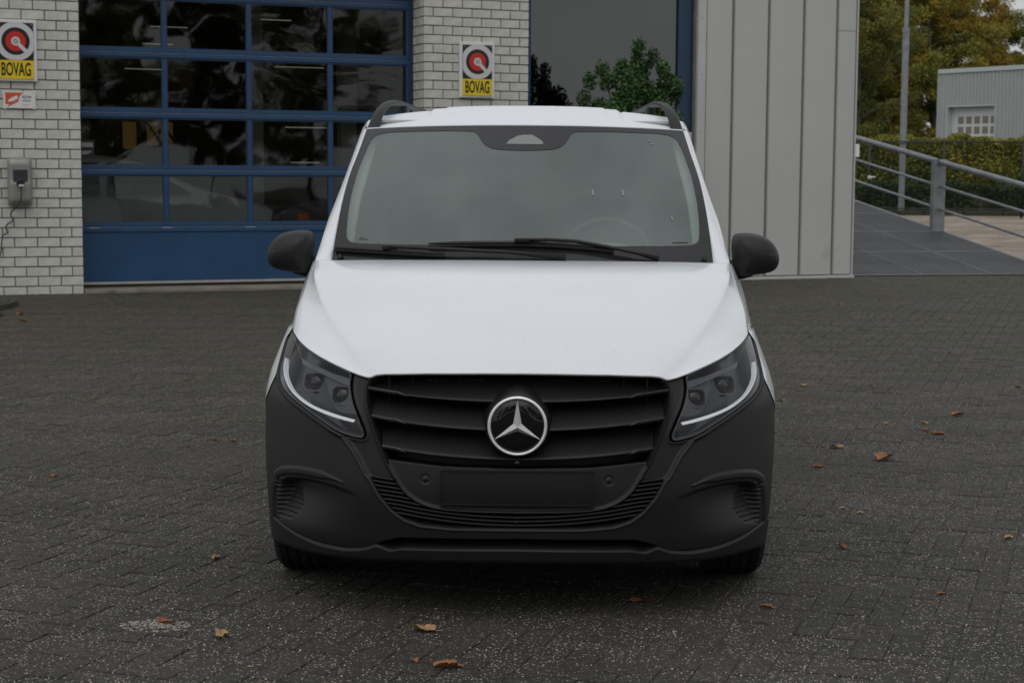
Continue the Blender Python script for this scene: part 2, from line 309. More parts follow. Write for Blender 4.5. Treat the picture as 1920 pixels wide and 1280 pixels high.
class MB:
    """collects geometry for ONE mesh"""
    def __init__(s): s.V = []; s.F = []
    def add(s, V, Fc):
        n = len(s.V); s.V += [tuple(v) for v in V]; s.F += [tuple(i+n for i in f) for f in Fc]; return s
    def box(s, x0, x1, y0, y1, z0, z1, b=0.0):
        if b <= 0:
            V = [(x, y, z) for z in (z0, z1) for y in (y0, y1) for x in (x0, x1)]
            return s.add(V, [(0, 2, 3, 1), (4, 5, 7, 6), (0, 1, 5, 4), (2, 6, 7, 3), (0, 4, 6, 2), (1, 3, 7, 5)])
        bm = bmesh.new(); bmesh.ops.create_cube(bm, size=1)
        for v in bm.verts: v.co = Vector(((x0+x1)/2+v.co.x*(x1-x0), (y0+y1)/2+v.co.y*(y1-y0), (z0+z1)/2+v.co.z*(z1-z0)))
        bmesh.ops.bevel(bm, geom=bm.edges[:]+bm.verts[:], offset=b, segments=1, affect='EDGES')
        bm.verts.index_update(); s.add([v.co[:] for v in bm.verts], [[v.index for v in f.verts] for f in bm.faces]); bm.free(); return s
    def tube(s, P, r, n=8, caps=True, flat=1.0, upv=(0, 0, 1)):
        P = [Vector(p) for p in P]; k = len(P); up = Vector(upv); rings = []
        for i, p in enumerate(P):
            t = (P[min(i+1, k-1)]-P[max(i-1, 0)]).normalized()
            a = t.cross(up)
            if a.length < 1e-3: a = t.cross(Vector((1, 0, 0)))
            a.normalize(); b2 = a.cross(t).normalized()
            rr = r[i] if isinstance(r, (list, tuple)) else r
            rings.append([p+a*math.cos(2*math.pi*j/n)*rr+b2*math.sin(2*math.pi*j/n)*rr*flat for j in range(n)])
        V = [v[:] for R in rings for v in R]; Fc = []
        for i in range(k-1):
            for j in range(n):
                Fc.append((i*n+j, i*n+(j+1) % n, (i+1)*n+(j+1) % n, (i+1)*n+j))
        if caps: Fc.append(tuple(range(n-1, -1, -1))); Fc.append(tuple((k-1)*n+j for j in range(n)))
        return s.add(V, Fc)
    def lathe(s, prof, n=32, c=(0, 0, 0), ax='z'):
        """prof: (r, h) pairs revolved round the axis"""
        V = []; Fc = []
        for (r, h) in prof:
            for j in range(n):
                a = 2*math.pi*j/n; p = (r*math.cos(a), r*math.sin(a), h)
                if ax == 'y': p = (p[0], p[2], p[1])
                if ax == 'x': p = (p[2], p[0], p[1])
                V.append((p[0]+c[0], p[1]+c[1], p[2]+c[2]))
        for i in range(len(prof)-1):
            for j in range(n): Fc.append((i*n+j, i*n+(j+1) % n, (i+1)*n+(j+1) % n, (i+1)*n+j))
        if prof[0][0] > 1e-6 and False: pass
        return s.add(V, Fc)
    def prism(s, poly, y0, y1, plane='xz'):
        n = len(poly)
        f = {'xz': lambda a, b, y: (a, y, b), 'xy': lambda a, b, y: (a, b, y), 'yz': lambda a, b, y: (y, a, b)}[plane]
        V = [f(a, b, y0) for a, b in poly]+[f(a, b, y1) for a, b in poly]
        Fc = [tuple(range(n)), tuple(range(2*n-1, n-1, -1))]+[(i, i+n, (i+1) % n+n, (i+1) % n) for i in range(n)]
        return s.add(V, Fc)
    def mesh(s, name, m, smooth=False, autos=None, fix=False):
        me = mk(name, s.V, s.F, m, smooth, autos)
        if fix:
            bm = bmesh.new(); bm.from_mesh(me); bmesh.ops.recalc_face_normals(bm, faces=bm.faces[:]); bm.to_mesh(me); bm.free()
            if smooth or autos is not None:
                me.polygons.foreach_set('use_smooth', [True]*len(me.polygons))
                if autos is not None: me.set_sharp_from_angle(angle=math.radians(autos))
        return me
    def obj(s, name, m, parent=None, smooth=False, autos=None, fix=True, **k): return ob(name, s.mesh(name, m, smooth, autos, fix), parent, **k)

def grid_faces(nu, nv):
    i = np.arange(nu-1)[:, None]; j = np.arange(nv-1)[None, :]
    a = i*nv+j; return np.stack([a, a+1, a+nv+1, a+nv], -1).reshape(-1, 4)
def herm(x, xs, ys):
    """smooth (cubic hermite) table lookup"""
    xs = np.asarray(xs, float); ys = np.asarray(ys, float); x = np.clip(np.asarray(x, float), xs[0], xs[-1])
    d = np.diff(ys)/np.diff(xs); m = np.empty_like(ys); m[0] = d[0]; m[-1] = d[-1]
    m[1:-1] = np.where(d[:-1]*d[1:] > 0, 2*d[:-1]*d[1:]/(d[:-1]+d[1:]+1e-12), 0)
    k = np.clip(np.searchsorted(xs, x)-1, 0, len(xs)-2); h = xs[k+1]-xs[k]; t = (x-xs[k])/h
    return (2*t**3-3*t**2+1)*ys[k]+(t**3-2*t**2+t)*h*m[k]+(-2*t**3+3*t**2)*ys[k+1]+(t**3-t**2)*h*m[k+1]
def smooth01(t): t = np.clip(t, 0, 1); return t*t*(3-2*t)
def resample(P, n, closed=False):
    P = np.array(P, float)
    if closed: P = np.vstack([P, P[:1]])
    L = np.r_[0, np.cumsum(np.hypot(*(np.diff(P, axis=0).T[:2])))]
    t = np.linspace(0, L[-1], n+1)[:-1] if closed else np.linspace(0, L[-1], n)
    return np.stack([np.interp(t, L, P[:, k]) for k in range(P.shape[1])], 1)
def chaikin(P, it=2, closed=False):
    P = np.array(P, float)
    for _ in range(it):
        A, B = (P, np.roll(P, -1, 0)) if closed else (P[:-1], P[1:])
        Q = np.stack([A*.75+B*.25, A*.25+B*.75], 1).reshape(-1, P.shape[1])
        P = Q if closed else np.vstack([P[:1], Q, P[-1:]])
    return P
def seg_dist(X, Z, P, closed=False):
    P = np.array(P, float); n = len(P); D = np.full(X.shape, 9.0)
    for i in range(n if closed else n-1):
        a, b = P[i], P[(i+1) % n]; ab = b-a; l2 = ab@ab+1e-12
        t = np.clip(((X-a[0])*ab[0]+(Z-a[1])*ab[1])/l2, 0, 1)
        D = np.minimum(D, np.hypot(X-a[0]-t*ab[0], Z-a[1]-t*ab[1]))
    return D
def inside(X, Z, P):
    P = np.array(P, float); n = len(P); c = np.zeros(X.shape, bool)
    for i in range(n):
        a, b = P[i], P[i-1]
        k = ((a[1] > Z) != (b[1] > Z)) & (X < (b[0]-a[0])*(Z-a[1])/(b[1]-a[1]+1e-12)+a[0])
        c ^= k
    return c
def sdf(X, Z, P): d = seg_dist(X, Z, P, True); return np.where(inside(X, Z, P), -d, d)
def step(d, w): return smooth01(.5-d/(2*w))          # 1 inside, 0 outside, soft over +-w

def ground_z(y):
    t = min(max((y-8)/11, 0), 1); z = .12*t*t*(3-2*t)
    return z+.016*max(0, y-26)
# ------------------------------------------------------------------ ground
gys = [-60, -20, 0, 4, 8, 10, 12, 14, 16, 18, 20, 23, 26, 30, 40, 60, 100, 200, 500, 900]
V = [(x, y, ground_z(min(y, 70))-.035) for y in gys for x in (-600, -60, -15, 0, 15, 60, 600)]
ob('ground', mk('ground', V, grid_faces(len(gys), 7), M['joint']), kind='structure')

def chamfer_slab(lx, ly, h, c=.004, j=0.0):
    """paver with chamfered top edges: top, chamfer, side faces"""
    V = []
    for (o, z) in ((0, 0), (0, h-c), (c, h)):
        for sx, sy in ((-1, -1), (1, -1), (1, 1), (-1, 1)):
            V.append((sx*(lx/2-o), sy*(ly/2-o), z))
    F = [(8, 9, 10, 11)]
    for k in (0, 4):
        for i in range(4): F.append((k+i, k+(i+1) % 4, k+4+(i+1) % 4, k+4+i))
    return V, F
yard = ob('paved_yard', mk('yard_bed', [(x, y, ground_z(y)-.0045) for y in gys[2:12] for x in (-14, 14)], grid_faces(10, 2), M['joint']), kind='structure')
# herringbone of 210 x 105 mm pavers, turned 18 degrees clockwise
a0 = .1055; ang = -math.radians(18); ca, sa = math.cos(ang), math.sin(ang)
cells = []
for i in range(-130, 160):
    for j in range(-60, 260):
        k = (i-j) % 4
        if k not in (0, 3): continue
        cx, cy = ((i+1)*a0, (j+.5)*a0) if k == 0 else ((i+.5)*a0, (j+1)*a0)
        x, y = cx*ca-cy*sa, cx*sa+cy*ca
        if y < 3.0 or y > 25.5: continue
        hw = .33*y+.9
        if abs(x) > hw: continue
        # building line and ramp edge
        s_ = (x+5.092)*.39-(y-19.2)*.921
        if s_ < -.10: continue
        cells.append((x, y, ang+(0 if k == 0 else math.pi/2)))
def vis(c): return 4.25 < c[1] and abs(c[0]-.07) < .30*c[1]+.1
near = sorted([c for c in cells if vis(c)], key=lambda c: c[1])[:300]
nearset = set(near)
pv = [mk('paver', *chamfer_slab(.2080-.001*q, .1030-.001*q, .03, .0026), M['paver']) for q in range(3)]
def slope(y): return (ground_z(y+.1)-ground_z(y-.1))/.2
for (x, y, a) in near:
    o = ob('paver', random.choice(pv), yard, (x, y, ground_z(y)-.030+random.uniform(-.0018, .0018)), (random.gauss(0, .006), random.gauss(0, .006), a+random.gauss(0, .006)))
V = []; Fc = []
BV, BF = chamfer_slab(.2075, .1025, .03, .0026)
for c in cells:
    if c in nearset: continue
    x, y, a = c; a += random.gauss(0, .006); c_, s_ = math.cos(a), math.sin(a); n = len(V); dz = random.uniform(-.0018, .0018); tx, ty = random.gauss(0, .006), random.gauss(0, .006); z0 = ground_z(y)-.03+dz; sl_ = slope(y)
    V += [(x+p[0]*c_-p[1]*s_, y+p[0]*s_+p[1]*c_, z0+p[2]+p[0]*tx+p[1]*ty+sl_*(p[0]*s_+p[1]*c_)) for p in BV]
    Fc += [tuple(i+n for i in f) for f in BF]
ob('paver', mk('pavers_joined', V, Fc, M['paver']), yard, kind='stuff')
# beige yard behind the ramp
by = ob('beige_yard', mk('beige_yard', [(x, y, ground_z(y)-.008) for y in (24.5, 26, 30, 36, 45.2) for x in (5, 28)], grid_faces(5, 2), M['bjoint']), kind='structure')
V = []; Fc = []; BV, BF = chamfer_slab(.212, .105, .02, .004)
r = 0; y = 25.6
while y < 44.9:
    x = 5.4+(r % 2)*.11+(y-26)*.12
    while x < 8.5+(y-26)*.36:
        if x > .2*y:
            n = len(V); z0 = ground_z(y)-.018+random.uniform(-.001, .001); sl_ = slope(y)
            V += [(x+p[0], y+p[1], z0+p[2]+sl_*p[1]) for p in BV]; Fc += [tuple(i+n for i in f) for f in BF]
        x += .221
    y += .114; r += 1
ob('paver', mk('beige_pavers_joined', V, Fc, M['bpaver']), by, kind='stuff')
# kerb along the planting bed, built of separate kerb stones
kb = thing('kerb', 'low grey concrete kerb running along the foot of the hedge', 'kerb', (0, 0, 0))
kme = MB().box(-.495, .495, -.06, .06, 0, .17, .012).mesh('kerb_stone', M['kerb'])
x = 7.6
while x < 24.5:
    yy = 45.2-(x-9)*.12
    ob('kerb_stone', kme, kb, (x, yy, ground_z(yy)-.03+random.uniform(-.004, .004)), (0, 0, -.12)); x += 1.0
bed = ob('planting_bed', mk('bed', [(x, y, ground_z(y)+.08) for y in (45.2, 48, 52) for x in (6, 28)], grid_faces(3, 2), M['bark']), kind='structure')
# raised pavement corner at far left
isl = thing('raised_kerb_corner', 'low mossy raised kerb corner on the ground below the wall charger', 'kerb', (0, 0, 0))
poly = chaikin([(-7.8, 15.9), (-6.0, 16.1), (-5.5, 16.4), (-5.25, 16.95), (-5.40, 17.9), (-6.1, 18.4), (-7.8, 18.2)], 2, True)
MB().prism([tuple(p) for p in poly], .04, .165, 'xy').obj('kerb_edge', M['kerb'], isl)
c0 = poly.mean(0)
MB().prism([tuple(c0+(p-c0)*.93) for p in poly], .1, .169, 'xy').obj('inner_paving', M['paver'], isl)

# ------------------------------------------------------------------ workshop building
BO = Vector((-5.092, 19.2, .12)); BD = Vector((.921, .39, 0)).normalized(); BN = Vector((-BD.y, BD.x, 0)); BR = math.atan2(BD.y, BD.x)
def BL(s, t, z): p = BO+BD*s+BN*t; return Vector((p.x, p.y, z))
def bthing(name, label, cat, s, t, z, group=None): return thing(name, label, cat, BL(s, t, z), BR, group)
def brickmesh(lx, q):
    lx -= .013; bm = bmesh.new(); bmesh.ops.create_cube(bm, size=1)
    for v in bm.verts: v.co = Vector((v.co.x*lx, v.co.y*.07, v.co.z*.096))
    bmesh.ops.bevel(bm, geom=bm.edges[:], offset=.004, segments=1, affect='EDGES')
    rr = random.Random(q)
    for v in bm.verts:
        v.co += Vector((rr.uniform(-.0018, .0018), rr.uniform(-.0015, .0015), rr.uniform(-.0018, .0018)))
    me = bpy.data.meshes.new('brick'); bm.to_mesh(me); bm.free(); me.materials.append(M['brick']); return me
BM = {w: [brickmesh(w, i+int(w*100)) for i in range(5)] for w in (.25, .125)}
RH = .109
def brick_rows(parent, s0, s1, z0, nrows, ax='x', flush='right', fixed=0.0):
    """running bond from z0, ending flush at s1 (or starting flush at s0)"""
    for r_ in range(nrows):
        z = z0+r_*RH+RH/2
        if flush == 'right':
            e = s1; first = .25 if r_ % 2 else .125
            while e > s0+.01:
                w = first; first = .25
                if e-w < s0-.26: break
                c = e-w/2; e -= w
                place_brick(parent, c, w, z, ax, fixed)
        else:
            e = s0; first = .25 if r_ % 2 else .125
            while e < s1-.02:
                w = min(first, .25); first = .25
                if e+w > s1+.02: w = .125
                c = e+w/2; e += w
                place_brick(parent, c, w, z, ax, fixed)
def place_brick(parent, c, w, z, ax, fixed):
    me = random.choice(BM[w]); jy = random.uniform(-.0025, .0025)
    if ax == 'x': ob('brick', me, parent, (c, .035+fixed+jy, z), (0, random.gauss(0, .003), math.pi*random.choice((0, 1))))
    else: ob('brick', me, parent, (fixed+.035+jy, c, z), (0, 0, math.pi/2))
# left brick wall (local x = along the wall, y into the building)
w1 = bthing('brick_wall', 'light grey brick wall left of the blue garage door, carrying the charger', 'wall', 0, 0, .10)
MB().box(-7.0, -.006, .012, .40, 0, 3.9).obj('mortar', M['mortar'], w1)
brick_rows(w1, -1.75, 0.0, 0, 34)
Vj = []; Fj = []; src_ = [[(tuple(v.co), ) for v in m_.vertices] for m_ in BM[.25]]
for r_ in range(34):          # the wall goes on to the left, outside the picture
    e = -2.0 if r_ % 2 else -1.875
    while e > -6.9:
        m_ = random.choice(BM[.25]); n_ = len(Vj); c_ = e-.125; e -= .25
        Vj += [(v.co.x+c_, v.co.y+.035, v.co.z+r_*RH+RH/2) for v in m_.vertices]; Fj += [tuple(i+n_ for i in f.vertices) for f in m_.polygons]
ob('brick', mk('bricks_joined', Vj, Fj, M['brick']), w1, kind='stuff')
w2 = bthing('brick_pier', 'light grey brick pier between the blue garage door and the shop window', 'wall', 4.055, 0, .10)
MB().box(.012, 1.363, .012, .62, 0, 3.9).obj('mortar', M['mortar'], w2)
brick_rows(w2, 0, 1.375, 0, 34, flush='left')
brick_rows(w2, .075, .45, 0, 34, ax='y', flush='left', fixed=0.0)
bthing_up = bthing('building_roof_band', 'grey building wall above the garage door and window', 'wall', 0, 0, 4.0)
MB().box(-7.0, 7.74, .02, .5, 0, 2.6).obj('upper_wall', M['panelw'], bthing_up)
# concrete sill
sill = bthing('door_sill', 'weathered concrete sill strip under the blue garage door', 'sill', 0, 0, .08)
MB().box(.005, 4.05, -.05, .45, 0, .075, .006).obj('sill_slab', M['concrete'], sill)

# garage door
gd = bthing('garage_door', 'blue sectional garage door with dark glazed panes and solid bottom section', 'garage door', 0, .4, .19)
zr = [.66, 1.32, 1.98, 2.67, 3.34]; xs_ = [.02, 1.015, 2.012, 3.005, 4.0]
def railmesh():
    b = MB(); b.box(.0, 4.02, -.012, .03, -.064, -.004, .004); b.box(.0, 4.02, -.022, .02, -.050, -.030, .003); return b
def railtop():
    b = MB(); b.box(.0, 4.02, -.012, .03, .004, .052, .004); return b
rl, rt = railmesh().mesh('rail', M['blue'], autos=30), railtop().mesh('rail', M['blue'], autos=30)
seam = MB().box(.0, 4.02, .0, .02, -.004, .004).mesh('seam', M['alu'])
for z in zr:
    ob('section_rail', rl, gd, (0, 0, z)); ob('section_rail', rt, gd, (0, 0, z)); ob('seam_strip', seam, gd, (0, .002, z))
mul = MB().box(-.024, .024, -.010, .03, 0, 1, .004).mesh('mullion', M['blue'])
pane_me = None
for k in range(4):
    z0, z1 = zr[k]+.050, zr[k+1]-.062
    for i, x in enumerate(xs_):
        o = ob('mullion', mul, gd, (min(max(x, .024), 3.996), .001, z0)); o.scale = (1, 1, z1-z0)
    for i in range(4):
        b = MB().box(xs_[i]+.02, xs_[i+1]-.02, .012, .018, z0-.004, z1+.004)
        # bead round the pane
        p = b.obj('pane', M['acrylic'], gd)
        bd = MB()
        x0, x1 = xs_[i]+.024, xs_[i+1]-.024
        bd.box(x0, x1, -.002, .012, z0, z0+.012); bd.box(x0, x1, -.002, .012, z1-.012, z1); bd.box(x0, x0+.012, -.002, .012, z0+.012, z1-.012); bd.box(x1-.012, x1, -.002, .012, z0+.012, z1-.012)
        bd.obj('bead', M['bluedark'], p)
MB().box(.0, 4.02, -.008, .03, .03, .594, .003).obj('bottom_panel', M['blue'], gd)
MB().box(.0, 4.02, -.020, .03, .0, .028, .002).obj('bottom_seal', M['alu'], gd)
MB().box(4.0, 4.05, -.02, .05, -.03, 3.7).obj('side_guide', M['bluedark'], gd)
MB().box(.0, 4.02, -.01, .03, 3.40, 4.0).obj('top_section', M['blue'], gd)
for x in (.18, 1.02, 2.01, 3.0):
    MB().box(x-.06, x+.06, -.016, -.008, .648, .658).obj('hinge', M['alu'], gd)
lab = MB(); lab.box(.04, .20, .002, .008, 1.47, 1.66); lab.obj('sticker', M['signblack'], gd)
lb = MB()
for k in range(3): lb.box(.055, .185, -.001, .0015, 1.62-k*.018, 1.627-k*.018)
for k in range(3): lb.box(.06, .13+.02*k, -.001, .0015, 1.50+k*.014, 1.505+k*.014)
lb.obj('sticker_print', M['signgrey'], gd)

# workshop interior behind the door
gi = bthing('workshop_interior', 'dark workshop interior seen through the garage door panes', 'room', 0, .46, .12)
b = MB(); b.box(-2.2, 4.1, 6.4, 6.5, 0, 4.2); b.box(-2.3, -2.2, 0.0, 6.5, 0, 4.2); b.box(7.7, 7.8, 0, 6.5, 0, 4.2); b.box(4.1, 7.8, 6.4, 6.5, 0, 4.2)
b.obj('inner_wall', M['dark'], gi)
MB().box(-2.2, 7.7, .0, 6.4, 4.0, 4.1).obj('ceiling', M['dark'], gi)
MB().box(-2.2, 7.7, .0, 6.4, -.02, .06).obj('floor', M['floor_in'], gi)
for (x0, x1, t) in ((3.61, 3.82, 1.55), (2.46, 2.66, 1.9)):
    MB().box(x0, x1, t, t+.2, .06, 4.0).obj('column', M['pillar_in'], gi)
for (x0, x1, z0, z1) in ((1.12, 1.30, 1.80, 2.16), (1.45, 1.60, 1.85, 2.16), (1.64, 1.80, 1.85, 2.16)):
    MB().box(x0, x1, 3.6, 3.62, z0-.12, z1-.12).obj('lit_opening', M['amberwin'], gi)
MB().box(1.0, 1.95, 3.63, 3.7, 1.5, 2.2).obj('partition', M['dark'], gi)
for q in range(2): MB().tube([(1.44+q*.2, 3.58, 2.04), (1.66+q*.2, 3.58, 1.72)], .018, 5).obj('brace', M['black'], gi)
tb = MB().tube([(-.25, 0, 0), (.25, 0, 0)], .012, 6).mesh('tube', M['tube'], fix=True)
for (x, y, z, sc) in ((2.75, 1.55, 3.33, .8), (3.15, 1.6, 1.97, 1.1), (3.3, 2.2, 1.52, .8), (1.75, 3.5, 3.35, 1.0), (1.5, 3.0, 3.08, .8), (1.35, 3.1, 2.75, 1.1), (3.55, 3.4, 2.85, 1.4)):
    lm = thing('strip_lamp', {3.33: 'thin lit strip lamp high behind the third pane of the top row', 1.97: 'thin lit strip lamp behind the fourth row of panes left of the van', 1.52: 'short lit strip lamp low behind the panes next to the van', 3.35: 'thin lit strip lamp highest behind the second pane column', 3.08: 'short lit strip lamp just below the highest one', 2.75: 'lit strip lamp nearest the rail between upper rows', 2.85: 'long lit strip lamp behind the rightmost pane column'}[z], 'lamp', BL(x, .46+y, z+.1), BR, 'strip lamps inside the workshop')
    o = ob('lamp_tube', tb, lm); o.scale = (sc, .5, .5)

def car_body(name, label, prof, glassp, col, s, t, width, wheels, loc_z=.18):
    c = bthing(name, label, 'car', s, t, loc_z)
    P = chaikin(prof, 2, True); n = len(P)
    ys = [0, .05, .18, width-.18, width-.05, width]; sc = [.93, .98, 1, 1, .98, .93]
    cx = P.mean(0); V = []; Fc = []
    for y, k in zip(ys, sc):
        for p in P:
            tum = max(0, p[1]-.9)*.35; yy = y+(tum if y < width/2 else -tum)
            V.append((cx[0]+(p[0]-cx[0])*k, yy, cx[1]+(p[1]-cx[1])*k))
    for i in range(len(ys)-1):
        for j in range(n): Fc.append((i*n+j, i*n+(j+1) % n, (i+1)*n+(j+1) % n, (i+1)*n+j))
    Fc.append(tuple(range(n))); Fc.append(tuple(range(len(V)-1, len(V)-n-1, -1)))
    bm_ = MB().add(V, Fc); bm_.obj('car_body', col, c, smooth=True, autos=35)
    g = MB()
    for gp in glassp: g.add([(p[0], max(0, p[1]-.9)*.35-.012, p[1]) for p in gp]+[(p[0], max(0, p[1]-.9)*.35+.03, p[1]) for p in gp], [tuple(range(len(gp))), tuple(range(2*len(gp)-1, len(gp)-1, -1))]+[(i, (i+1) % len(gp), (i+1) % len(gp)+len(gp), i+len(gp)) for i in range(len(gp))])
    g.obj('car_window', M['gloss'], c)
    for wx in wheels:
        for wy in (-.01, width-.19):
            w = MB().lathe([(.0, 0), (.20, 0), (.21, .02), (.30, -.005), (.325, .03), (.325, .17), (.30, .2), (0, .2)], 28, (wx, wy, .325), 'y').obj('wheel', M['rubber'], c, smooth=True, autos=40)
            MB().lathe([(.0, -.012), (.19, -.008), (.2, .01)], 24, (wx, wy, .325), 'y').obj('rim', M['alu'], w, smooth=True)
    return c
car_body('parked_car', 'light grey hatchback parked sideways inside the workshop, dim behind the lower panes',
         [(-1.9, .3), (-1.95, .75), (-1.85, 1.0), (-1.5, 1.42), (-.9, 1.52), (.1, 1.50), (.9, 1.08), (1.75, .92), (1.95, .65), (1.9, .28)],
         [[(-1.35, 1.05), (-.35, 1.05), (-.35, 1.42), (-1.1, 1.40)], [(-.25, 1.05), (.75, 1.05), (.15, 1.40), (-.25, 1.42)]], M['carlight'], .75, 1.3, 1.7, (-1.2, 1.2))
cd = car_body('parked_car', 'black car with amber indicator inside the workshop, left of the van',
         [(-.1, .3), (-.12, .7), (0, .98), (.9, 1.10), (1.4, 1.45), (2.6, 1.5), (3.7, 1.05), (3.9, .6), (3.8, .28)],
         [[(1.25, 1.1), (2.1, 1.1), (2.1, 1.38), (1.55, 1.38)]], M['cardark'], 2.55, 1.2, 1.7, (.75, 3.1), .12)
MB().box(.24, .40, -.035, .02, .72, .86, .02).obj('indicator', M['amber'], cd)
MB().box(.02, .2, -.025, .03, .74, .86, .02).obj('car_headlight', M['lampmid'], cd)
MB().tube([(.05, -.03, .56), (.42, -.035, .555)], .012, 6).obj('trim_strip', M['chrome'], cd)
V_ = [(.75+.40*math.cos(a), -.03, .325+.40*math.sin(a)) for a in np.linspace(.15, math.pi-.1, 14)]
MB().tube(V_, .012, 6).obj('arch_trim', M['alu'], cd)

# shop window
sw = bthing('shop_window', 'large dark reflecting shop window in a blue frame right of the brick pier', 'window', 5.435, .12, .9)
MB().box(0, .06, -.03, .08, 0, 3.0, .004).obj('window_frame', M['bluedark'], sw)
MB().box(2.11, 2.30, -.03, .08, 0, 3.0, .004).obj('window_frame', M['bluedark'], sw)
MB().box(.062, 2.108, -.03, .08, 0, .07, .004).obj('window_frame', M['bluedark'], sw)
MB().box(.055, 2.115, .01, .018, .06, 3.0).obj('pane', M['winglass'], sw)
sb = MB().box(1.93, 1.945, .02, .06, .07, 3.0).obj('inner_mullion', M['alu'], sw)
MB().box(0, 2.30, -.02, .4, -.8, -.003).obj('lower_panel', M['bluedark'], sw)
# grey cladding block
pw = bthing('panel_wall', 'light grey metal clad wall with vertical joints right of the shop window', 'wall', 7.77, 0, .1)
MB().box(.0, 2.39, .03, 6.0, .06, 6.5).obj('backing', M['panel_seam'], pw)
seams = [.12, .53, 1.06, 1.59, 2.10, 2.39]
for i in range(5):
    x0, x1 = seams[i]+.010, seams[i+1]-.022
    if i == 4: x1 = 2.39
    top = 3.30 if i == 4 else 6.5
    b = MB(); prof = [(x0, .0), (x0+.004, -.012), (x0+.02, -.016), (x1-.03, -.016), (x1-.014, -.012), (x1-.01, .0), (x1-.01, .028), (x0, .028)]
    b.prism(prof, .07, top, 'xy'); b.obj('cladding_panel', M['panel'], pw, autos=30)
    if i == 4:
        b = MB(); b.prism(prof, 3.306, 6.5, 'xy'); b.obj('cladding_panel', M['panel'], pw, autos=30)
    # drip flange with rivets along the joint
b = MB().box(0.0, .115, -.03, .028, .06, 6.5, .004); b.obj('corner_trim', M['panelw'], pw)
MB().box(-.04, 2.43, -.045, .03, .0, .055, .004).obj('base_trim', M['panelw'], pw)
MB().box(2.395, 2.42, -.014, 6.0, .058, 6.5, .003).obj('edge_trim', M['panel'], pw)
scr = MB().lathe([(0, -.004), (.006, -.003), (.008, 0)], 8, ax='y').mesh('screw', M['mortar'])
for s_ in (.53, 1.06, 1.59, 2.10, .06):
    for k in range(5):
        ob('screw', scr, pw, (s_+(.0 if s_ > .1 else 0), -.0+(.028 if s_ > .1 else -.03), .5+k*.72+s_*.13 % .3))

# ------------------------------------------------------------------ signs on the brickwork
def text_mesh(txt, size, xs, thick, bold, name, m):
    cu = bpy.data.curves.new(name, 'FONT'); cu.body = txt; cu.size = size; cu.extrude = thick/2; cu.offset = bold
    cu.align_x = 'CENTER'; cu.align_y = 'CENTER'; cu.resolution_u = 4
    t = bpy.data.objects.new(name, cu); COL.objects.link(t)
    dg = bpy.context.evaluated_depsgraph_get(); me = bpy.data.meshes.new_from_object(t.evaluated_get(dg))
    bpy.data.objects.remove(t); bpy.data.curves.remove(cu)
    for v in me.vertices: v.co = Vector((v.co.x*xs, -v.co.z, v.co.y))
    me.materials.clear(); me.materials.append(m); return me
def disc(r0, r1, y0, y1, cx, cz, n=64, a0=0, a1=2*math.pi):
    b = MB(); V = []; A = np.linspace(a0, a1, n+1)
    for y in (y0, y1):
        for a in A: V.append((cx+r1*math.cos(a), y, cz+r1*math.sin(a)))
        for a in A: V.append((cx+r0*math.cos(a), y, cz+r0*math.sin(a)))
    m_ = n+1; Fc = []
    for i in range(n):
        Fc += [(i, i+1, m_+i+1, m_+i), (2*m_+i, 3*m_+i, 3*m_+i+1, 2*m_+i+1), (i, 2*m_+i, 2*m_+i+1, i+1), (m_+i, m_+i+1, 3*m_+i+1, 3*m_+i)]
    return b.add(V, Fc)
def clipcircle(r, cx, cz, hx, zt, zb, y0, y1):
    P = [(max(-hx, min(hx, r*math.cos(a)))+cx, cz+max(zb-cz, min(zt-cz, r*math.sin(a)))) for a in np.linspace(0, 2*math.pi, 97)[:-1]]
    Q = []
    for p in P:
        if not Q or (abs(p[0]-Q[-1][0])+abs(p[1]-Q[-1][1])) > 1e-6: Q.append(p)
    return MB().prism(Q, y0, y1)
